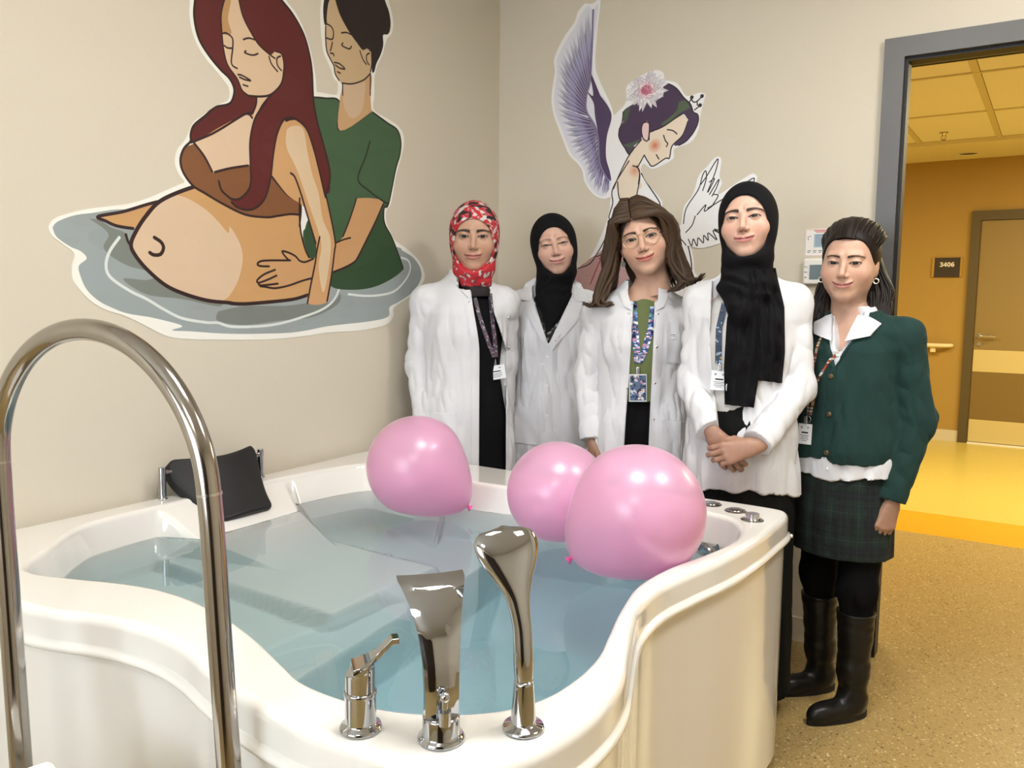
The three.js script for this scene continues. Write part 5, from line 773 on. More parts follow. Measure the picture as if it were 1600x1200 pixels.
// 2 -- black headscarf, buttoned coat
{
  const sR = [-0.150, 1.352, -0.02], eR = [-0.158, 1.10, -0.07], wR = [-0.15, 0.88, -0.05], sL = [0.152, 1.352, -0.02], eL = [0.160, 1.10, -0.05], wL = [0.135, 0.86, -0.03];
  const face = { skin: SK.rose, lip: [0.50, 0.22, 0.20], brow: [0.16, 0.09, 0.06], browK: 0.7, browT: 0.8, jaw: 1.0, eye: 0.0018, smile: 0.0075, lash: 1 };
  const { t, H } = makePerson({ label: 'woman in a plain black headscarf with buttoned white coat and nearly closed eyes', at: [0.514, 0.34], yaw: 0.53, s: 1.0008, head: { at: [0, 1.60, 0.028], k: 1.08, yaw: 0.02, pitch: -0.03, roll: 0.17 }, face, right: [sR, eR, wR], left: [sL, eL, wL],
    hands: [{ at: [-0.15, 0.87, -0.05], fingers: [0, -1, 0.1], palm: [1, 0, 0], mirror: true, skin: HANDSKIN }, { at: [0.135, 0.85, -0.03], fingers: [0, -1, 0.1], palm: [-1, 0, 0], skin: HANDSKIN }] });
  const F = [[-0.085, 0.0], [0.085, 0.01]]; shoes(t, F, [-0.1, 0.1], mat('#181513', 0.5)); part('trousers', net(legs(F, 0.98, 0.085, 0.07, 0.062), [-0.2, 0.04, -0.15], [0.2, 1.0, 0.17], 0.011), black, t);
  const vf = softBlack([[0.9, 0.13, 0.1], [1.1, 0.138, 0.107], [1.24, 0.148, 0.117], [1.34, 0.118, 0.085, -0.005], [1.42, 0.06, 0.06, -0.01]], 1.42, 0.9, 7);
  part('blouse', net(vf, [-0.19, 0.88, -0.15], [0.19, 1.44, 0.16], 0.010, { color: (p) => (noise3(p[0] * 90, p[1] * 60, p[2] * 40) > 0.45 && p[1] < 1.29 ? [0.4, 0.4, 0.4] : [0.005, 0.005, 0.006]) }), new THREE.MeshPhysicalMaterial({ vertexColors: true, roughness: 0.8 }), t, 'black blouse with faint white print');
  const open = (y) => y > 1.195 ? [lerp(-0.018, -0.088, clamp((y - 1.195) / 0.2)), lerp(-0.018, 0.075, clamp((y - 1.195) / 0.2))] : [0, 0];
  const cf = garment({ rows: shift(COAT, 0, 0.97), right: [sR, eR, wR], left: [sL, eL, wL], hem: () => 0.66, top: 1.455, neckY: 1.395, rad: [0.054, 0.048, 0.047, 0.042], sd: 23, fold: 1.3, open, collarCut: neckHole(0, 0.066, 0.07, 0.01, 1.38) });
  const coat = part('coat', net(cf, [-0.26, 0.64, -0.2], [0.26, 1.48, 0.21], 0.0065), cotton, t, 'buttoned white coat with notched lapels');
  part('lapel', drape(cf, [[-0.108, 1.43], [-0.118, 1.36], [-0.10, 1.30], [-0.026, 1.175]], [[-0.078, 1.43], [-0.066, 1.35], [-0.052, 1.285], [-0.016, 1.185]], { rows: 26, cols: 6, off: 0.002, thick: 0.005 }), cottonTrim, coat);
  part('lapel', drape(cf, [[0.070, 1.43], [0.056, 1.35], [0.040, 1.285], [-0.018, 1.185]], [[0.105, 1.43], [0.122, 1.36], [0.098, 1.29], [-0.004, 1.17]], { rows: 26, cols: 6, off: 0.002, thick: 0.005 }), cottonTrim, coat);
  part('collar', drape(cf, [[-0.118, 1.445], [-0.148, 1.378]], [[-0.075, 1.47], [-0.09, 1.372]], { rows: 10, cols: 6, off: 0.006, thick: 0.005 }), cottonTrim, coat);
  part('collar', drape(cf, [[0.072, 1.47], [0.092, 1.372]], [[0.115, 1.445], [0.148, 1.372]], { rows: 10, cols: 6, off: 0.006, thick: 0.005 }), cottonTrim, coat);
  part('placket', drape(cf, [[-0.034, 1.19], [-0.036, 0.68]], [[0.0, 1.19], [0.002, 0.68]], { rows: 36, cols: 5, off: 0.0008, thick: 0.003 }), cottonTrim, coat);
  part('pocket', drape(cf, [[-0.155, 0.93], [-0.155, 0.78]], [[-0.06, 0.935], [-0.055, 0.78]], { rows: 10, cols: 8, off: 0.001, thick: 0.0035 }), cottonTrim, coat);
  part('pocket', drape(cf, [[0.045, 0.935], [0.04, 0.78]], [[0.13, 0.93], [0.13, 0.78]], { rows: 10, cols: 8, off: 0.001, thick: 0.0035 }), cottonTrim, coat);
  snaps(coat, cf, [[-0.020, 1.145], [-0.020, 1.025], [-0.021, 0.905]], 0.006, pearl); snaps(coat, cf, [[-0.03, 1.215], [0.008, 1.212]]);
  const sh = scarfHead({ k: 1.02, w: 0.062, up: 0.078, down: 0.100 }), sf = (p) => { const q = H.into(p); let d = sh(q) * H.scale; d = smin(d, cone(p, [0, 1.46, 0.015], [0, 1.37, 0.020], 0.070, 0.076), 0.04); d = smin(d, Math.max(cone(p, [0, 1.40, 0.045], [-0.012, 1.25, 0.085], 0.066, 0.030), 1.20 - p[1]), 0.03); return d + 0.0022 * Math.sin(q[1] * 80 - q[0] * 50 + 5 * noise3(q[0] * 7, q[1] * 7, q[2] * 7)) * sstep(-0.10, -0.14, q[1]); };
  part('headscarf', net(sf, [-0.14, 1.18, -0.12], [0.14, 1.76, 0.2], 0.0042), blackScarf, t, 'plain black headscarf tucked into the coat');
}
// 3 -- brown wavy hair, glasses, green top
function lock(pts, w, flat = 0.55) {
  const c = new THREE.CatmullRomCurve3(pts.map((p) => V(...p)), false, 'centripetal'), n = 18, R = 6, pos = [], idx = [], fr = c.computeFrenetFrames(n, false), uv = [];
  for (let i = 0; i <= n; i++) { const p = c.getPointAt(i / n), s = i / n, ww = w * (0.55 + 0.6 * Math.sin(Math.PI * Math.min(1, s * 0.8 + 0.15))) * (s > 0.85 ? 1 - (s - 0.85) / 0.15 * 0.85 : 1); for (let j = 0; j < R; j++) { const a = j / R * 6.2832, q = p.clone().addScaledVector(fr.normals[i], Math.cos(a) * ww).addScaledVector(fr.binormals[i], Math.sin(a) * ww * flat); pos.push(q.x, q.y, q.z); uv.push(j / R, s); } if (i) for (let j = 0; j < R; j++) { const a = (i - 1) * R + j, b = (i - 1) * R + (j + 1) % R, d = i * R + j, e = i * R + (j + 1) % R; idx.push(a, b, d, b, e, d); } }
  const g = new THREE.BufferGeometry(); g.setAttribute('position', new THREE.Float32BufferAttribute(pos, 3)); g.setAttribute('uv', new THREE.Float32BufferAttribute(uv, 2)); g.setIndex(idx); g.computeVertexNormals(); return g;
}
function tint(g, c) { const n = g.attributes.position.count, a = new Float32Array(n * 3); for (let i = 0; i < n; i++) a.set(c, i * 3); g.setAttribute('color', new THREE.BufferAttribute(a, 3)); return g; }
const hairMat = new THREE.MeshPhysicalMaterial({ vertexColors: true, roughness: 0.5, specularIntensity: 0.5, sheen: 0.04, sheenColor: new THREE.Color(0.6, 0.5, 0.4), sheenRoughness: 0.5 });
{
  const sR = [-0.163, 1.335, -0.02], eR = [-0.203, 1.09, -0.03], wR = [-0.175, 0.868, 0.05], sL = [0.160, 1.32, -0.02], eL = [0.175, 1.07, -0.06], wL = [0.16, 0.85, -0.02];
  const face = { skin: SK.fair, lip: [0.43, 0.13, 0.10], brow: [0.035, 0.02, 0.014], jaw: 1.04, eye: 0.0040, smile: 0.0070 };
  const { t, H } = makePerson({ label: 'woman with wavy brown hair and round glasses in an open white coat and green top', at: [1.026, 0.56], yaw: 0.423, s: 1.0003, head: { at: [-0.006, 1.60, 0.03], k: 1.12, yaw: -0.10, pitch: 0.0, roll: 0.24 }, face, right: [sR, eR, wR], left: [sL, eL, wL], gaze: [0.1, 0],
    hands: [{ at: [-0.173, 0.858, 0.054], fingers: [0.12, -1, 0.2], palm: [1, 0.05, 0], mirror: true, curl: 0.4, skin: HANDSKIN }, { at: [0.16, 0.84, -0.02], fingers: [0, -1, 0.15], palm: [-1, 0, 0], skin: HANDSKIN }] });
  const F = [[-0.09, 0.01], [0.09, 0.0]]; shoes(t, F, [-0.1, 0.15], mat('#1a1817', 0.5)); part('trousers', net(legs(F, 1.04, 0.088, 0.072, 0.066), [-0.21, 0.04, -0.15], [0.21, 1.06, 0.18], 0.011), black, t, 'black trousers');
  const gf = softBlack([[1.02, 0.138, 0.116], [1.1, 0.130, 0.106], [1.22, 0.140, 0.114], [1.32, 0.115, 0.088, -0.005], [1.40, 0.062, 0.06, -0.015], [1.425, 0.056, 0.056, -0.02]], 1.42, 1.02, 31);
  part('top', net(gf, [-0.19, 1.0, -0.16], [0.19, 1.44, 0.17], 0.009), mat([0.135, 0.165, 0.062], 0.9), t, 'moss green top');
  const open = (y) => y > 1.38 ? [-0.055, 0.05] : [lerp(-0.056, -0.036, sstep(0.8, 1.36, y)), lerp(0.030, 0.038, sstep(0.8, 1.36, y))];
  const spec = { rows: shift(COAT, 0, 1.0), right: [sR, eR, wR], left: [sL, eL, wL], hem: () => 0.725, top: 1.452, neckY: 1.38, rad: [0.056, 0.051, 0.05, 0.045], sd: 37, fold: 1.2, open, collarCut: neckHole(0, 0.06, 0.062, 0.0, 1.36) }, cf = garment(spec), pf = plain(spec);
  const coat = part('coat', net(cf, [-0.3, 0.7, -0.22], [0.28, 1.47, 0.22], 0.0065), cotton, t, 'open white coat with snap buttons and breast pocket');
  part('collar', drape(pf, [[-0.092, 1.415], [-0.068, 1.36]], [[-0.062, 1.425], [-0.038, 1.345]], { rows: 10, cols: 5, off: 0.001, thick: 0.006 }), cottonTrim, coat); part('collar', drape(pf, [[0.062, 1.425], [0.040, 1.345]], [[0.092, 1.415], [0.072, 1.36]], { rows: 10, cols: 5, off: 0.001, thick: 0.006 }), cottonTrim, coat);
  part('placket', drape(cf, [[-0.068, 1.34], [-0.082, 0.74]], [[-0.038, 1.35], [-0.056, 0.74]], { rows: 36, cols: 5, off: 0.0005, thick: 0.003 }), cottonTrim, coat); part('placket', drape(cf, [[0.039, 1.35], [0.032, 0.74]], [[0.070, 1.34], [0.062, 0.74]], { rows: 36, cols: 5, off: 0.0005, thick: 0.003 }), cottonTrim, coat);
  const pk = part('pocket', drape(cf, [[0.085, 1.275], [0.086, 1.165]], [[0.150, 1.265], [0.150, 1.155]], { rows: 12, cols: 8, off: 0.001, thick: 0.004 }), cottonTrim, coat, 'breast pocket');
  const mono = new THREE.PlaneGeometry(0.022, 0.018); mono.translate(0.105, 1.258, marchZ(cf, 0.105, 1.258) + 0.0085); part('monogram', mono, new THREE.MeshPhysicalMaterial({ roughness: 0.8, map: canvasTex(88, 72, (c) => { c.fillStyle = '#dfe0e2'; c.fillRect(0, 0, 88, 72); c.strokeStyle = '#33363c'; c.lineWidth = 7; for (const x of [18, 34, 54, 70]) { c.beginPath(); c.moveTo(x, 20); c.lineTo(x, 56); c.stroke(); } c.beginPath(); c.moveTo(10, 16); c.lineTo(78, 16); c.stroke(); }) }), pk, 'small dark emblem on the pocket');
  part('pocket', drape(cf, [[0.075, 0.96], [0.075, 0.80]], [[0.17, 0.95], [0.17, 0.79]], { rows: 12, cols: 8, off: 0.001, thick: 0.004 }), cottonTrim, coat);
  snaps(coat, cf, [[0.05, 1.335], [0.049, 1.22], [0.047, 1.09], [0.045, 0.96], [0.043, 0.84], [-0.05, 1.335]]);
  const both = (p) => Math.min(cf(p), gf(p));
  const blue = new THREE.MeshPhysicalMaterial({ map: bandTex('#2b4c86', ['#c8d4e6', '#6f9bd0', '#d47fa0', '#1f2f5a', '#5b8f6a', '#e8e6e0'], 120), roughness: 0.55 });
  lanyard(t, (p) => Math.min(gf(p), cf(p)), [[[-0.036, 1.375], [-0.030, 1.30], [-0.022, 1.22], [-0.015, 1.16]], [[0.036, 1.36], [0.028, 1.28], [0.006, 1.20], [-0.010, 1.16]]], 0.024, blue, 'blue printed lanyard');
  const bz = marchZ(both, -0.013, 1.07) + 0.014; badge(t, [-0.012, 1.072, bz], 0.062, 0.098, [0.03], 'print', 'printed picture badge in a clear holder');
  // glasses
  const gm = mat([0.62, 0.44, 0.26], 0.25, { metalness: 1 }), toH = (g) => g.applyMatrix4(H.m), gl = part('glasses', [1].map(() => toH(tube([[-0.012, 0.006, 0.094], [0, 0.010, 0.096], [0.012, 0.006, 0.094]], 0.0013, 12, 6))), gm, t, 'thin gold-framed round glasses');
  for (const s of [-1, 1]) { const ring = []; for (let k = 0; k < 28; k++) { const a = k / 28 * 6.2832; ring.push([s * 0.034 + Math.cos(a) * 0.0235, -0.004 + Math.sin(a) * 0.0215, 0.092 - Math.abs(s * 0.034 + Math.cos(a) * 0.0235) ** 2 * 3]); } part('rim', toH(tube(ring, 0.0013, 60, 6, true)), gm, gl); part('temple', toH(tube([[s * 0.0575, 0.002, 0.083], [s * 0.074, 0.004, 0.05], [s * 0.08, 0.0, -0.01]], 0.0013, 16, 6)), gm, gl); const ln = new THREE.CircleGeometry(0.0222, 32); ln.scale(1, 0.92, 1); ln.rotateY(s * 0.2); ln.translate(s * 0.034, -0.004, 0.0885); part('lens', toH(ln), mat('#ffffff', 0, { transmission: 1, thickness: 0, ior: 1.45 }), gl); part('earring', toH(new THREE.SphereGeometry(0.0075, 16, 12).scale(1, 1.25, 0.6).translate(s * 0.079, -0.062, 0.0)), mat([0.25, 0.32, 0.25], 0.3), t); }
  // hair: scalp cap, then locks swept down both sides of the parting
  const cap = (q) => { let d = ell(q, [0, 0.026, -0.020], [0.086, 0.104, 0.104]); d = smin(d, ell(q, [0, -0.07, -0.055], [0.082, 0.10, 0.055]), 0.04); const fx = q[0] / 0.067, fy = (q[1] + 0.028) / 0.098; d = smax(d, -Math.max((sq(fx * fx + fy * fy) - 1) * 0.067, 0.005 - q[2]), 0.008); return d; };
  const cg = net((p) => cap(H.into(p)) * H.scale, [-0.13, 1.38, -0.14], [0.13, 1.77, 0.16], 0.0045, { color: (p) => { const k = 0.85 + 0.3 * noise3(p[0] * 120, p[1] * 10, p[2] * 120); return [0.045 * k, 0.026 * k, 0.014 * k]; } });
  const all = [cg]; for (const k of Object.keys(cg.attributes)) if (!['position', 'normal', 'uv', 'color'].includes(k)) cg.deleteAttribute(k);
  const top = (z) => 0.026 + 0.108 * sq(Math.max(0.05, 1 - ((z + 0.02) / 0.112) ** 2));
  for (const s of [-1, 1]) for (let i = 0; i < 120; i++) {
    const u = rnd(), z0 = lerp(0.086, -0.095, u), j = (rnd() - 0.5), out = 0.002 + rnd() * 0.020, zz = (f) => z0 * f - 0.012 + j * 0.014, front = u < 0.32 ? 1 - u / 0.32 : 0, flick = rnd(), xp = -0.016, ph = rnd() * 6.28, wv = (a) => 0.010 * Math.sin(ph + a);
    const y0 = top(z0) + out * 0.25;
    const P = [[xp + s * 0.003, y0, z0], [xp + s * 0.030, y0 - 0.003 + out * 0.25, z0 + front * 0.010], [s * (0.066 + out * 0.6), 0.068 + j * 0.012 - front * (s > 0 ? 0.010 : 0), zz(0.92) + front * 0.026], [s * (0.082 + out * 0.9) + wv(0), 0.018 + j * 0.012, zz(0.75) + front * 0.016], [s * (0.090 + out) + wv(1.4), -0.035, zz(0.65) + front * 0.006], [s * (0.093 + out * 1.3) + wv(2.8), -0.085, zz(0.6) + 0.004 + wv(1)], [s * (0.104 + out * 1.5 + flick * 0.012) + wv(4.2), -0.125 - rnd() * 0.01, zz(0.6) + 0.016], [s * (0.114 + out * 1.5 + flick * 0.02), -0.156 - rnd() * 0.012, zz(0.55) + 0.026 + j * 0.02], [s * (0.122 + out + flick * 0.035 - (flick < 0.4 ? 0.02 : 0)), -0.176 + flick * 0.012 - rnd() * 0.01, zz(0.5) + 0.036 + j * 0.03], [s * (0.132 + out + flick * 0.05 - (flick < 0.4 ? 0.06 : 0)), -0.178 + flick * 0.030 - rnd() * 0.01, zz(0.5) + 0.030 + j * 0.04]];
    for (const q of P) if (q[1] < 0.02) q[0] += (q[1] - 0.02) * 0.2;
    const k = 0.7 + rnd() * 0.7, g = lock(P, 0.0072 + rnd() * 0.004); g.applyMatrix4(H.m); tint(g, [0.050 * k, 0.029 * k, 0.016 * k]); all.push(g);
  }
  for (let i = 0; i < 40; i++) { const x0 = (rnd() - 0.5) * 0.15, o2 = rnd() * 0.012, P = [[x0 * 0.3, 0.12, -0.05], [x0 * 0.8, 0.06, -0.115 - o2], [x0, -0.03, -0.118 - o2], [x0 * 1.05, -0.11, -0.105 - o2], [x0 * 1.2, -0.16 - rnd() * 0.02, -0.10 - rnd() * 0.03]], k = 0.7 + rnd() * 0.6, g = lock(P, 0.009); g.applyMatrix4(H.m); tint(g, [0.046 * k, 0.027 * k, 0.015 * k]); all.push(g); }
  part('hair', mergeGeometries(all), hairMat, t, 'wavy shoulder-length brown hair');
}
// 4 -- black shawl with long tail, hands folded
{
  const sR = [-0.138, 1.352, -0.02], eR = [-0.158, 1.085, 0.02], wR = [-0.085, 0.955, 0.165], sL = [0.146, 1.352, -0.02], eL = [0.176, 1.085, 0.02], wL = [0.050, 0.930, 0.190];
  const face = { skin: SK.rose, lip: [0.45, 0.17, 0.15], brow: [0.03, 0.02, 0.016], jaw: 1.03, eye: 0.0034, smile: 0.0062, lash: 1, browT: 1.15 };
  const { t, H } = makePerson({ label: 'woman in a long black shawl with hands folded in front of her white coat', at: [1.442, 0.68], yaw: 0.306, s: 1.0206, head: { at: [-0.004, 1.60, 0.028], k: 1.05, yaw: -0.16, pitch: -0.14, roll: 0.09 }, face, right: [sR, eR, wR], left: [sL, eL, wL], gaze: [0.05, 0.0],
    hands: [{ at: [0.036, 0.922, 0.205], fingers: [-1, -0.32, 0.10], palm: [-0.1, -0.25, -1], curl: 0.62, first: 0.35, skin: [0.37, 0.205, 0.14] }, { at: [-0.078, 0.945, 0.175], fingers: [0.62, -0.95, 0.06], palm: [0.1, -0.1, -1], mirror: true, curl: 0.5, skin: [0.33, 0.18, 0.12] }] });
  const F = [[-0.09, 0.0], [0.09, 0.01]]; shoes(t, F, [-0.1, 0.1], mat('#151515', 0.5));
  const skf = softBlack([[0.08, 0.19, 0.16], [0.6, 0.178, 0.14], [0.95, 0.165, 0.125], [1.04, 0.14, 0.108]], 1.04, 0.08, 41); part('skirt', net(skf, [-0.23, 0.06, -0.19], [0.23, 1.06, 0.19], 0.011), mat([0.006, 0.0065, 0.006], 0.85, { specularIntensity: 0.25 }), t, 'long black skirt');
  const wf = softBlack([[1.0, 0.142, 0.112], [1.1, 0.142, 0.112], [1.22, 0.150, 0.119], [1.32, 0.125, 0.092, -0.005], [1.42, 0.062, 0.06, -0.015]], 1.41, 1.0, 43); part('sweater', net(wf, [-0.19, 0.98, -0.16], [0.19, 1.43, 0.17], 0.010), mat([0.55, 0.54, 0.52], 0.9), t, 'pale grey sweater');
  const open = (y) => [lerp(-0.052, -0.105, sstep(0.78, 1.3, y)), lerp(-0.020, 0.02, sstep(0.86, 1.15, y))];
  const cf = garment({ rows: shift(COAT, 0, 0.95), right: [sR, eR, wR], left: [sL, eL, wL], hem: (p) => 0.752 + 0.012 * Math.cos(p[0] * 14), top: 1.45, neckY: 1.388, rad: [0.052, 0.046, 0.046, 0.050], sd: 47, fold: 1.1, open: (y) => (y > 0.85 ? open(y) : [0, 0]), collarCut: neckHole(0, 0.066, 0.068, 0.01, 1.37) });
  const coat = part('coat', net(cf, [-0.29, 0.73, -0.22], [0.29, 1.47, 0.26], 0.0065), cotton, t, 'white coat, slightly open at the front');
  void coat;
  const sh = scarfHead({ k: 0.99, w: 0.0625, up: 0.080, down: 0.101 });
  const sf = (p) => { const q = H.into(p); let d = sh(q) * H.scale; d = smin(d, cone(p, [0, 1.47, 0.015], [0.005, 1.40, 0.022], 0.074, 0.088), 0.04); d = smin(d, Math.max(cone(p, [-0.005, 1.40, 0.05], [-0.005, 1.34, 0.09], 0.078, 0.05), 1.27 - p[1]), 0.03); return d + 0.0042 * Math.sin(q[1] * 88 + q[0] * 34 + 5 * noise3(q[0] * 6, q[1] * 6, q[2] * 6)) * sstep(-0.11, -0.15, q[1]); };
  const scarf = part('headscarf', net(sf, [-0.14, 1.25, -0.13], [0.14, 1.76, 0.22], 0.0042), blackScarf, t, 'black shawl wrapped round head and throat');
  // hanging tail with soft pleats
  const base = (p) => Math.min(cf(p), wf(p), sf(p)), tail = (L, R, n, sd) => { const rows = []; let zl = 0; for (let i = 0; i < n; i++) { const a = along(L, i / (n - 1)), b = along(R, i / (n - 1)), r = []; for (let j = 0; j < 22; j++) { const u = j / 21, x = lerp(a[0], b[0], u), y = lerp(a[1], b[1], u); let z = marchZ((p) => Math.max(base(p), p[2] - 0.2), x, y); if (z === null) z = zl; zl = z; r.push([x, y, z + 0.012 + 0.007 * Math.sin(u * 17 + sd + i * 0.05) + 0.004 * noise2(u * 4 + sd, i * 0.12)]); } rows.push(r); } for (let pass = 0; pass < 3; pass++) for (let i = 1; i < n - 1; i++) for (let j = 0; j < 22; j++) rows[i][j][2] = Math.max(rows[i][j][2], (rows[i - 1][j][2] + rows[i + 1][j][2]) / 2 - 0.002); return slab(rows, [0, 0, -0.008]); };
  part('shawl_tail', tail([[-0.03, 1.40], [-0.055, 1.30], [-0.058, 1.15], [-0.052, 1.035]], [[0.06, 1.42], [0.055, 1.30], [0.05, 1.15], [0.036, 1.03]], 44, 1), blackScarf, scarf);
  part('shawl_tail', tail([[0.01, 1.45], [0.03, 1.32], [0.040, 1.18], [0.042, 1.115]], [[0.085, 1.46], [0.115, 1.34], [0.122, 1.2], [0.118, 1.105]], 40, 4), blackScarf, scarf);
  const both = (p) => Math.min(cf(p), wf(p));
  lanyard(t, both, [[[-0.062, 1.36], [-0.078, 1.27], [-0.076, 1.16]]], 0.020, new THREE.MeshPhysicalMaterial({ map: bandTex('#33445a', ['#8fa3b8', '#c0a050', '#20303f'], 30), roughness: 0.6 }), 'dark blue lanyard'); badge(t, [-0.072, 1.108, marchZ(both, -0.072, 1.108) + 0.010], 0.052, 0.062, [-0.05], 'card');
}
// 5 -- dark tied-back hair, green cardigan over a white shirt, plaid skirt, boots
{
  const sR = [-0.165, 1.352, -0.01], eR = [-0.205, 1.08, -0.05], wR = [-0.19, 0.83, -0.02], sL = [0.168, 1.352, -0.02], eL = [0.206, 1.07, -0.05], wL = [0.176, 0.795, 0.03];
  const face = { skin: SK.fair, lip: [0.46, 0.19, 0.16], brow: [0.04, 0.026, 0.02], jaw: 1.12, eye: 0.0040, smile: 0.0074, browT: 0.9 };
  const F = [[-0.085, -0.05], [0.085, 0.06]];
  const { t, H } = makePerson({ label: 'woman in a dark green cardigan, plaid skirt and black boots', at: [1.735, 0.46], yaw: -0.22, s: 0.944, head: { at: [-0.012, 1.60, 0.03], k: 1.13, yaw: 0.22, pitch: 0.03, roll: -0.03 }, face, right: [sR, eR, wR], left: [sL, eL, wL], feet: F, gaze: [0.12, 0],
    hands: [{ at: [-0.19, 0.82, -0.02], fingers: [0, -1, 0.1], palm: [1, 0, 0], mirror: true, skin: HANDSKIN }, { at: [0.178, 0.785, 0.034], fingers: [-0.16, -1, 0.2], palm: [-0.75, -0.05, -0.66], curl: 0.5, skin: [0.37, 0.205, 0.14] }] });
  shoes(t, F, [-0.5, -0.42], mat([0.007, 0.0065, 0.006], 0.36, { specularIntensity: 0.7 }), true);
  part('tights', net(legs(F, 0.84, 0.074, 0.064, 0.036, 0, 0.05), [-0.2, 0.03, -0.17], [0.2, 0.92, 0.19], 0.010), mat([0.004, 0.004, 0.0045], 0.9, { specularIntensity: 0.2 }), t, 'black tights');
  const plaid = canvasTex(512, 512, (c, w, h) => { c.fillStyle = '#0a100f'; c.fillRect(0, 0, w, h); const band = (a, b, col, al) => { c.globalAlpha = al; c.fillStyle = col; c.fillRect(a, 0, b, h); c.fillRect(0, a, w, b); }; for (const o of [0, 256]) { band(o + 10, 90, '#12261f', 0.6); band(o + 120, 60, '#0a0f16', 0.7); band(o + 200, 40, '#182a25', 0.5); band(o + 50, 8, '#2c3f39', 0.5); band(o + 148, 6, '#2a3338', 0.5); band(o + 218, 5, '#05080a', 0.8); } c.globalAlpha = 1; for (let i = 0; i < 9000; i++) { c.fillStyle = rnd() > 0.5 ? 'rgba(255,255,255,0.05)' : 'rgba(0,0,0,0.18)'; c.fillRect(rnd() * w, rnd() * h, 2, 2); } }, { repeat: [5.2, 5.2] });
  const skr = [[0.575, 0.174, 0.146], [0.72, 0.176, 0.146], [0.86, 0.170, 0.136], [0.98, 0.14, 0.11]], skf = (p) => Math.max(loft(p, skr) + clothNoise(p, 0.5, 51), p[1] - 0.98, 0.580 - p[1]);
  part('skirt', net(skf, [-0.22, 0.56, -0.18], [0.22, 1.0, 0.18], 0.008, { uv: (p) => [Math.atan2(p[0], p[2]) * 0.16, p[1]] }), new THREE.MeshPhysicalMaterial({ map: plaid, roughness: 0.9 }), t, 'dark green and black plaid skirt');
  const vOpen = (y) => { const k = clamp((y - 1.245) / 0.16); return y > 1.245 ? [-0.068 * k - 0.002, 0.068 * k + 0.002] : [0, 0]; };
  const shirt = garment({ rows: [[0.84, 0.186, 0.150], [0.92, 0.180, 0.145], [1.06, 0.15, 0.116], [1.22, 0.155, 0.126], [1.30, 0.15, 0.112], [1.36, 0.125, 0.088], [1.42, 0.07, 0.062, -0.01], [1.46, 0.06, 0.056, -0.015]], right: [sR, eR, [-0.19, 0.9, -0.02]], left: [sL, eL, [0.18, 0.88, 0.02]], hem: (p) => 0.862 - 0.012 * Math.cos(p[0] * 16), top: 1.452, neckY: 1.375, rad: [0.04, 0.036, 0.036, 0.03], sd: 61, sh: 0.9, collarCut: (p) => { const k = clamp((p[1] - 1.30) / 0.12); return p[1] > 1.30 ? Math.max(Math.abs(p[0]) - 0.012 - 0.036 * k, 0.03 - p[2]) : 1; } });
  const shm = mat([0.66, 0.67, 0.70], 0.8), sg = part('shirt', net(shirt, [-0.25, 0.83, -0.19], [0.26, 1.45, 0.19], 0.007), shm, t, 'white shirt showing at collar and hem');
  const spec = { rows: [[0.90, 0.180, 0.148], [0.96, 0.190, 0.158], [1.08, 0.178, 0.146], [1.20, 0.172, 0.146], [1.30, 0.165, 0.130], [1.36, 0.14, 0.1], [1.42, 0.09, 0.078], [1.46, 0.075, 0.07]], right: [sR, eR, wR], left: [sL, eL, wL], hem: () => 0.918, top: 1.432, neckY: 1.372, rad: [0.062, 0.064, 0.066, 0.046], sd: 67, fold: 1.0, open: vOpen, collarCut: (p) => Math.max(loft(p, [[0, 0.075, 0.075, 0, 0], [2, 0.075, 0.075, 0, 0]]), 1.385 - p[1]) }, cf = garment(spec), pf = plain(spec);
  const knit = canvasTex(256, 256, (c, w, h) => { c.fillStyle = '#808080'; c.fillRect(0, 0, w, h); for (let y = 0; y < h; y += 8) for (let x = 0; x < w; x += 8) { c.fillStyle = '#b8b8b8'; c.beginPath(); c.ellipse(x + 2, y + 4, 2, 4, 0.5, 0, 7); c.fill(); c.fillStyle = '#a8a8a8'; c.beginPath(); c.ellipse(x + 6, y + 4, 2, 4, -0.5, 0, 7); c.fill(); } }, { repeat: [11, 11], srgb: false });
  const green = mat([0.004, 0.030, 0.026], 0.92, { bumpMap: knit, bumpScale: 0.0008, sheen: 0.15, sheenColor: new THREE.Color(0.2, 0.5, 0.45) }), card = part('cardigan', net(cf, [-0.30, 0.76, -0.22], [0.31, 1.46, 0.22], 0.0065), green, t, 'dark green knitted cardigan');
  const band = mat([0.0034, 0.026, 0.022], 0.95);
  part('button_band', drape(cf, [[-0.012, 1.25], [-0.016, 0.925]], [[0.014, 1.25], [0.012, 0.925]], { rows: 26, cols: 4, off: 0.0005, thick: 0.0035 }), band, card);
  part('neck_band', drape(cf, [[-0.088, 1.412], [-0.05, 1.33], [-0.012, 1.25]], [[-0.07, 1.412], [-0.036, 1.33], [0.006, 1.245]], { rows: 20, cols: 4, off: 0.0005, thick: 0.0035 }), band, card); part('neck_band', drape(cf, [[0.07, 1.412], [0.036, 1.33], [-0.006, 1.245]], [[0.088, 1.412], [0.05, 1.33], [0.012, 1.25]], { rows: 20, cols: 4, off: 0.0005, thick: 0.0035 }), band, card);
  snaps(card, (p) => cf(p) - 0.004, [[-0.001, 1.215], [-0.002, 1.085], [-0.002, 0.952]], 0.009, mat([0.12, 0.085, 0.04], 0.3, { metalness: 0.5 }));
  snaps(sg, (p) => shirt(p), [[0.0, 0.895], [0.0, 1.285]], 0.005, pearl);
  const all2 = (p) => Math.min(cf(p), shirt(p), skf(p));
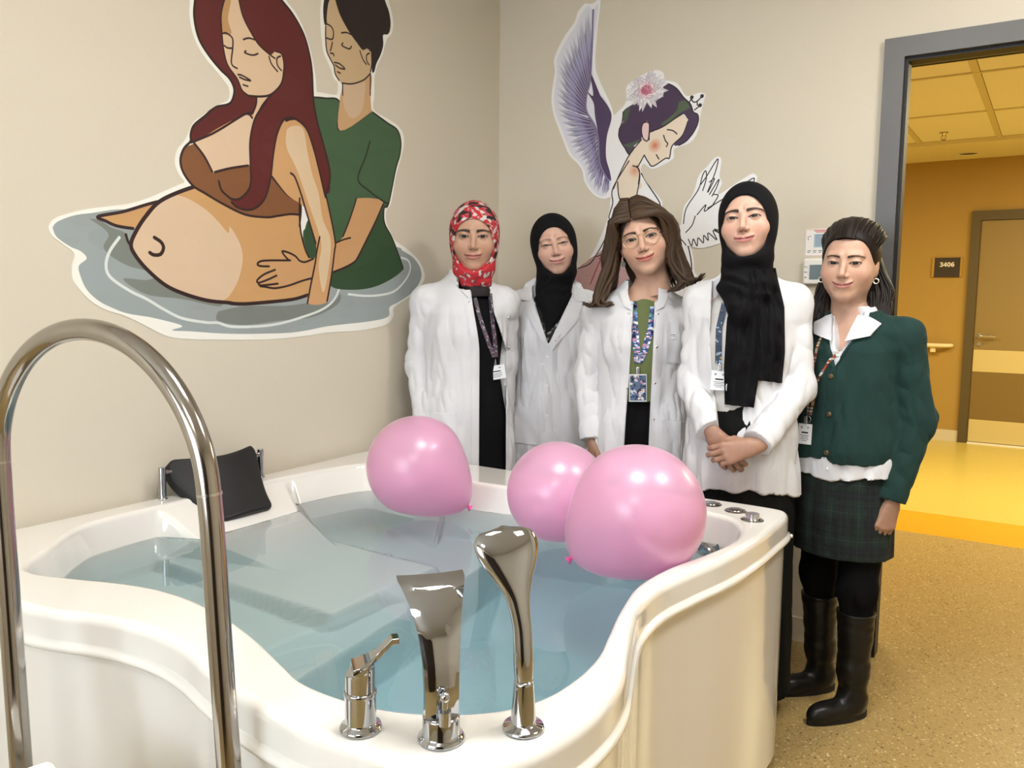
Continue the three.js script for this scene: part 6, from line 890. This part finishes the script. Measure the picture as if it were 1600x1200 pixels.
  part('collar', drape(pf, [[-0.075, 1.418], [-0.116, 1.395], [-0.098, 1.355]], [[-0.046, 1.425], [-0.036, 1.385], [-0.024, 1.335]], { rows: 16, cols: 7, off: 0.004, thick: 0.006, lift: (a, b) => 0.010 * (1 - b) * a }), shm, sg); part('collar', drape(pf, [[0.046, 1.425], [0.036, 1.385], [0.024, 1.335]], [[0.075, 1.418], [0.116, 1.395], [0.098, 1.355]], { rows: 16, cols: 7, off: 0.004, thick: 0.006, lift: (a, b) => 0.010 * b * a }), shm, sg);
  // beaded lanyard: two strands of small bands down to the badge
  const beads = new THREE.MeshPhysicalMaterial({ roughness: 0.4, map: canvasTex(32, 1024, (c, w, h) => { const k = ['#8a4a34', '#d8cbb8', '#a8673a', '#6d3a2c', '#c7a67c', '#e6ddd0', '#b0563c', '#7e7f9a']; for (let y = 0; y < h; y += 18) { c.fillStyle = k[(rnd() * k.length) | 0]; c.fillRect(0, y, w, 18); c.fillStyle = '#3a211a'; c.fillRect(0, y, w, 3); } }) });
  lanyard(t, all2, [[[-0.062, 1.405], [-0.075, 1.30], [-0.09, 1.18], [-0.092, 1.07]], [[0.046, 1.405], [0.0, 1.30], [-0.06, 1.18], [-0.080, 1.07]]], 0.0095, beads, 'brown beaded lanyard');
  part('ring', xf(new THREE.TorusGeometry(0.011, 0.002, 8, 24), [-0.086, 1.056, marchZ(all2, -0.086, 1.056) + 0.006]), snap, t); badge(t, [-0.088, 1.005, marchZ(all2, -0.088, 1.005) + 0.012], 0.05, 0.072, [0.02], 'card');
  for (const s of [-1, 1]) part('earring', new THREE.TorusGeometry(0.0075, 0.0018, 8, 20).translate(s * 0.080, -0.052, 0.004).applyMatrix4(H.m), mat([0.75, 0.72, 0.66], 0.2, { metalness: 1 }), t);
  // hair: combed back over the crown, loose waves behind the neck
  const cap = (q) => { let d = ell(q, [0, 0.026, -0.020], [0.084, 0.102, 0.106]); d = smin(d, ell(q, [0, 0.045, -0.075], [0.055, 0.055, 0.055]), 0.04); d = smin(d, ell(q, [0, -0.08, -0.07], [0.072, 0.09, 0.042]), 0.04); const fx = Math.abs(q[0]) / 0.070, fy = Math.abs(q[1] + 0.018) / 0.090; d = smax(d, -Math.max((Math.pow(fx ** 2.7 + fy ** 2.7, 1 / 2.7) - 1) * 0.07, -0.004 - q[2]), 0.008); return d; };
  const cg = net((p) => cap(H.into(p)) * H.scale, [-0.14, 1.36, -0.17], [0.13, 1.77, 0.16], 0.0045, { color: (p) => { const k = 0.8 + 0.35 * noise3(p[0] * 120, p[1] * 14, p[2] * 60); return [0.013 * k, 0.009 * k, 0.007 * k]; } }), all = [cg];
  for (let i = 0; i < 120; i++) { const a = lerp(-1.35, 1.35, rnd()), j = rnd() * 0.006, x = Math.sin(a), P = [[x * 0.074, 0.073 * Math.cos(a * 0.75), 0.081 - 0.066 * Math.abs(x) ** 1.5], [x * 0.084, 0.098 * Math.cos(a * 0.8) + 0.014 + j, 0.040 - 0.050 * Math.abs(x)], [x * 0.087, 0.110 * Math.cos(a * 0.8) + 0.022 + j, -0.015 - 0.02 * Math.abs(x)], [x * 0.080, 0.106 * Math.cos(a * 0.8) + 0.018 + j, -0.065], [x * 0.058, 0.065 * Math.cos(a * 0.8) + 0.02 + j, -0.122], [x * 0.03, 0.02, -0.142 - j]], k = 0.6 + rnd() * 0.9, g = lock(P, 0.0065 + rnd() * 0.003, 0.5); g.applyMatrix4(H.m); tint(g, [0.014 * k, 0.0095 * k, 0.0075 * k]); all.push(g); }
  for (let i = 0; i < 90; i++) { const s = rnd() > 0.42 ? 1 : -1, r1 = rnd(), o1 = s > 0 ? 0.030 : 0.018, x0 = s * lerp(0.03, 0.085, r1), w1 = 0.012 * (rnd() - 0.5), P = [[x0 * 0.8, 0.02, -0.085 - rnd() * 0.03], [x0 * 1.05, -0.03, -0.075 - rnd() * 0.03], [s * lerp(0.05, 0.085 + o1, r1) + w1, -0.085, -0.055 - rnd() * 0.02], [s * lerp(0.06, 0.090 + o1, r1) - w1, -0.135, -0.035], [s * lerp(0.06, 0.098 + o1, r1) + w1 * 2, -0.175 - rnd() * 0.03, -0.02 + rnd() * 0.02]], k = 0.6 + rnd() * 0.9, g = lock(P, 0.0065 + rnd() * 0.003); g.applyMatrix4(H.m); tint(g, [0.014 * k, 0.0095 * k, 0.0075 * k]); all.push(g); }
  part('hair', mergeGeometries(all), hairMat, t, 'dark hair combed back with loose waves');
}
renderer.render(scene, camera);
